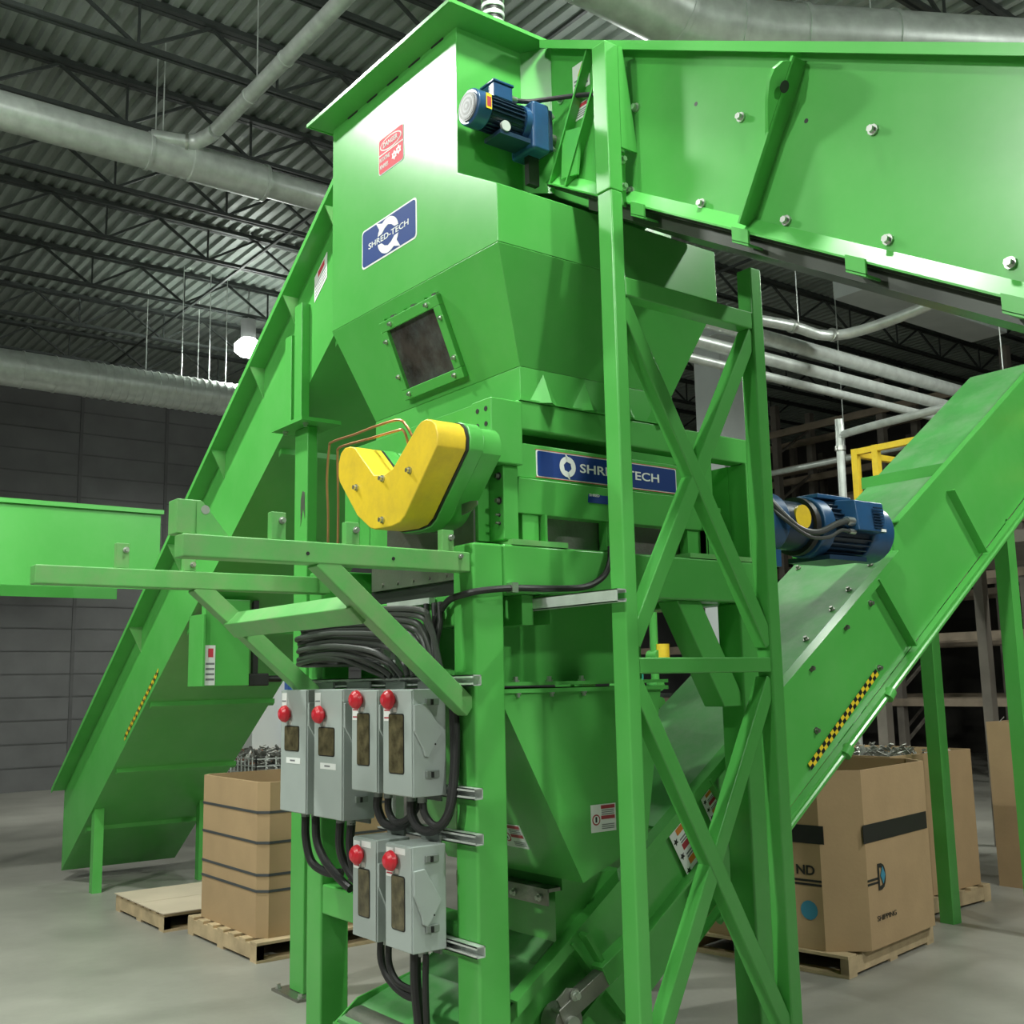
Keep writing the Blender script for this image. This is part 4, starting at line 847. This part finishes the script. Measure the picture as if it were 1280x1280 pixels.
# ================================================================== FAR RIGHT BACKGROUND
for k, (xx, nm) in enumerate(((13.2, 'nearer'), (16.5, 'farther'))):
    t = thing('storage_rack', 'dark steel storage rack in the gloom at the right, %s one' % nm, 'rack', (xx, 6, 0), group='far storage racks')
    for yy in [-2+2.2*i for i in range(8)]:
        for dx in (0, 1.0): MB().box(xx+dx, xx+dx+.12, yy, yy+.12, 0, 6.6).build('upright', RACK, t)
        for i in range(7): MB().bar((xx+.06, yy+.06, .6+.85*i), (xx+1.06, yy+.06, 1.2+.85*i), .04, .04).build('lacing', RACK, t)
    for zz in (1.2, 2.2, 3.1, 3.9, 4.6, 5.3, 6.0):
        for dx in (0, 1.0): MB().box(xx+dx-.03, xx+dx+.02, -2, 13.5, zz, zz+.12).build('beam', RACKL, t)
t = thing('drop_duct', 'pale grey square drop duct seen past the right side of the hopper', 'duct', (9.5, 7.1, 0))
MB().box(9.2, 9.75, 6.75, 7.25, 0, 6.55).build('shaft', LTGREY, t); MB().box(9.0, 9.95, 6.6, 7.4, 6.55, 6.7).build('collar', LTGREY, t)
b = MB().box(9.2, 12.5, 4.2, 4.75, 6.55, 7.0); tag(b.build('rectangular_duct', LTGREY), 'pale rectangular duct under the roof at the right', 'duct')
for k, (zz, yy, rr, nm) in enumerate(((5.42, 4.0, .10, 'upper large'), (5.20, 4.05, .085, 'middle'), (5.02, 4.1, .06, 'lower thin'))):
    tag(MB().cyl((5.6, yy, zz), (13.1, yy+.15, zz), rr*.85, 18).build('overhead_pipe', GALV), 'bright overhead pipe right of the lattice tower, %s one' % nm, 'pipe', 'overhead pipes at the right')
t = thing('rising_pipe', 'bright pipe branching up to the right from the overhead pipes', 'pipe', (6.5, 3.8, 5.5))
MB().tube([(6.3, 3.9, 5.52), (7.0, 3.75, 5.50), (7.55, 3.7, 5.48), (7.9, 3.3, 5.55), (8.3, 2.2, 5.8), (8.8, .6, 6.1)], .06, 14, 4).build('pipe', GALV, t)
for c in ((7.0, 3.75, 5.5), (7.6, 3.67, 5.49)): b = MB(); ring(b, c, (1, 0, 0), .075, .05); b.build('coupling', BOLT, t)
rods(t, ((7.1, 3.74), (8.3, 2.2)), 5.5)
t = thing('air_pipe', 'upright galvanised pipe with elbow, left of the yellow railing', 'pipe', (8.0, 3.95, 0))
MB().tube([(8, 3.97, 0), (8, 3.95, 4.3), (8, 3.92, 4.40), (8, 3.84, 4.44), (8, 3.0, 4.47), (8, 1.0, 4.5)], .045, 14, 4).build('pipe', GALV, t)
b = MB(); ring(b, (8, 3.95, 4.28), (0, 0, 1), .062, .05); b.build('coupling', BOLT, t)
t = thing('sprinkler_line', 'long thin pipe hung on wire behind the drive motor', 'pipe', (10, 6, 4.6))
MB().cyl((10, 7.5, 4.62), (10, .5, 4.62), .04, 12).build('pipe', GALV, t)
for yy in (5.3, 3.0): MB().cyl((10, yy, 4.62), (10, yy, 7.2), .007, 6).build('hanger_wire', GALV, t); b = MB(); ring(b, (10, yy, 4.62), (0, 1, 0), .055, .04); b.build('hanger_clamp', BOLT, t)
t = thing('guard_rail', 'yellow tubular guard railing on a platform at the far right', 'railing', (6.2, 2.6, 0))
for xx, yy in ((6.2, 2.50), (6.2, 2.28), (6.2, 1.4), (6.2, .4), (6.9, 2.46)): MB().box(xx-.03, xx+.03, yy-.03, yy+.03, 2.85, 3.80).build('rail_post', YEL, t)
for zz in (3.77, 3.3): MB().bar((6.2, 2.53, zz), (6.2, -.6, zz), .055, .055).build('rail', YEL, t); MB().bar((6.2, 2.50, zz-.02), (7.9, 2.4, zz-.02), .055, .055).build('rail', YEL, t)
MB().box(6.15, 8.2, -.6, 2.56, 2.75, 2.85).build('platform_deck', RACK, t)
for xx, yy in ((6.25, 2.4), (8.05, 2.4), (8.05, -.4), (6.25, -.4)): MB().box(xx, xx+.1, yy, yy+.1, 0, 2.75).build('platform_leg', RACK, t)
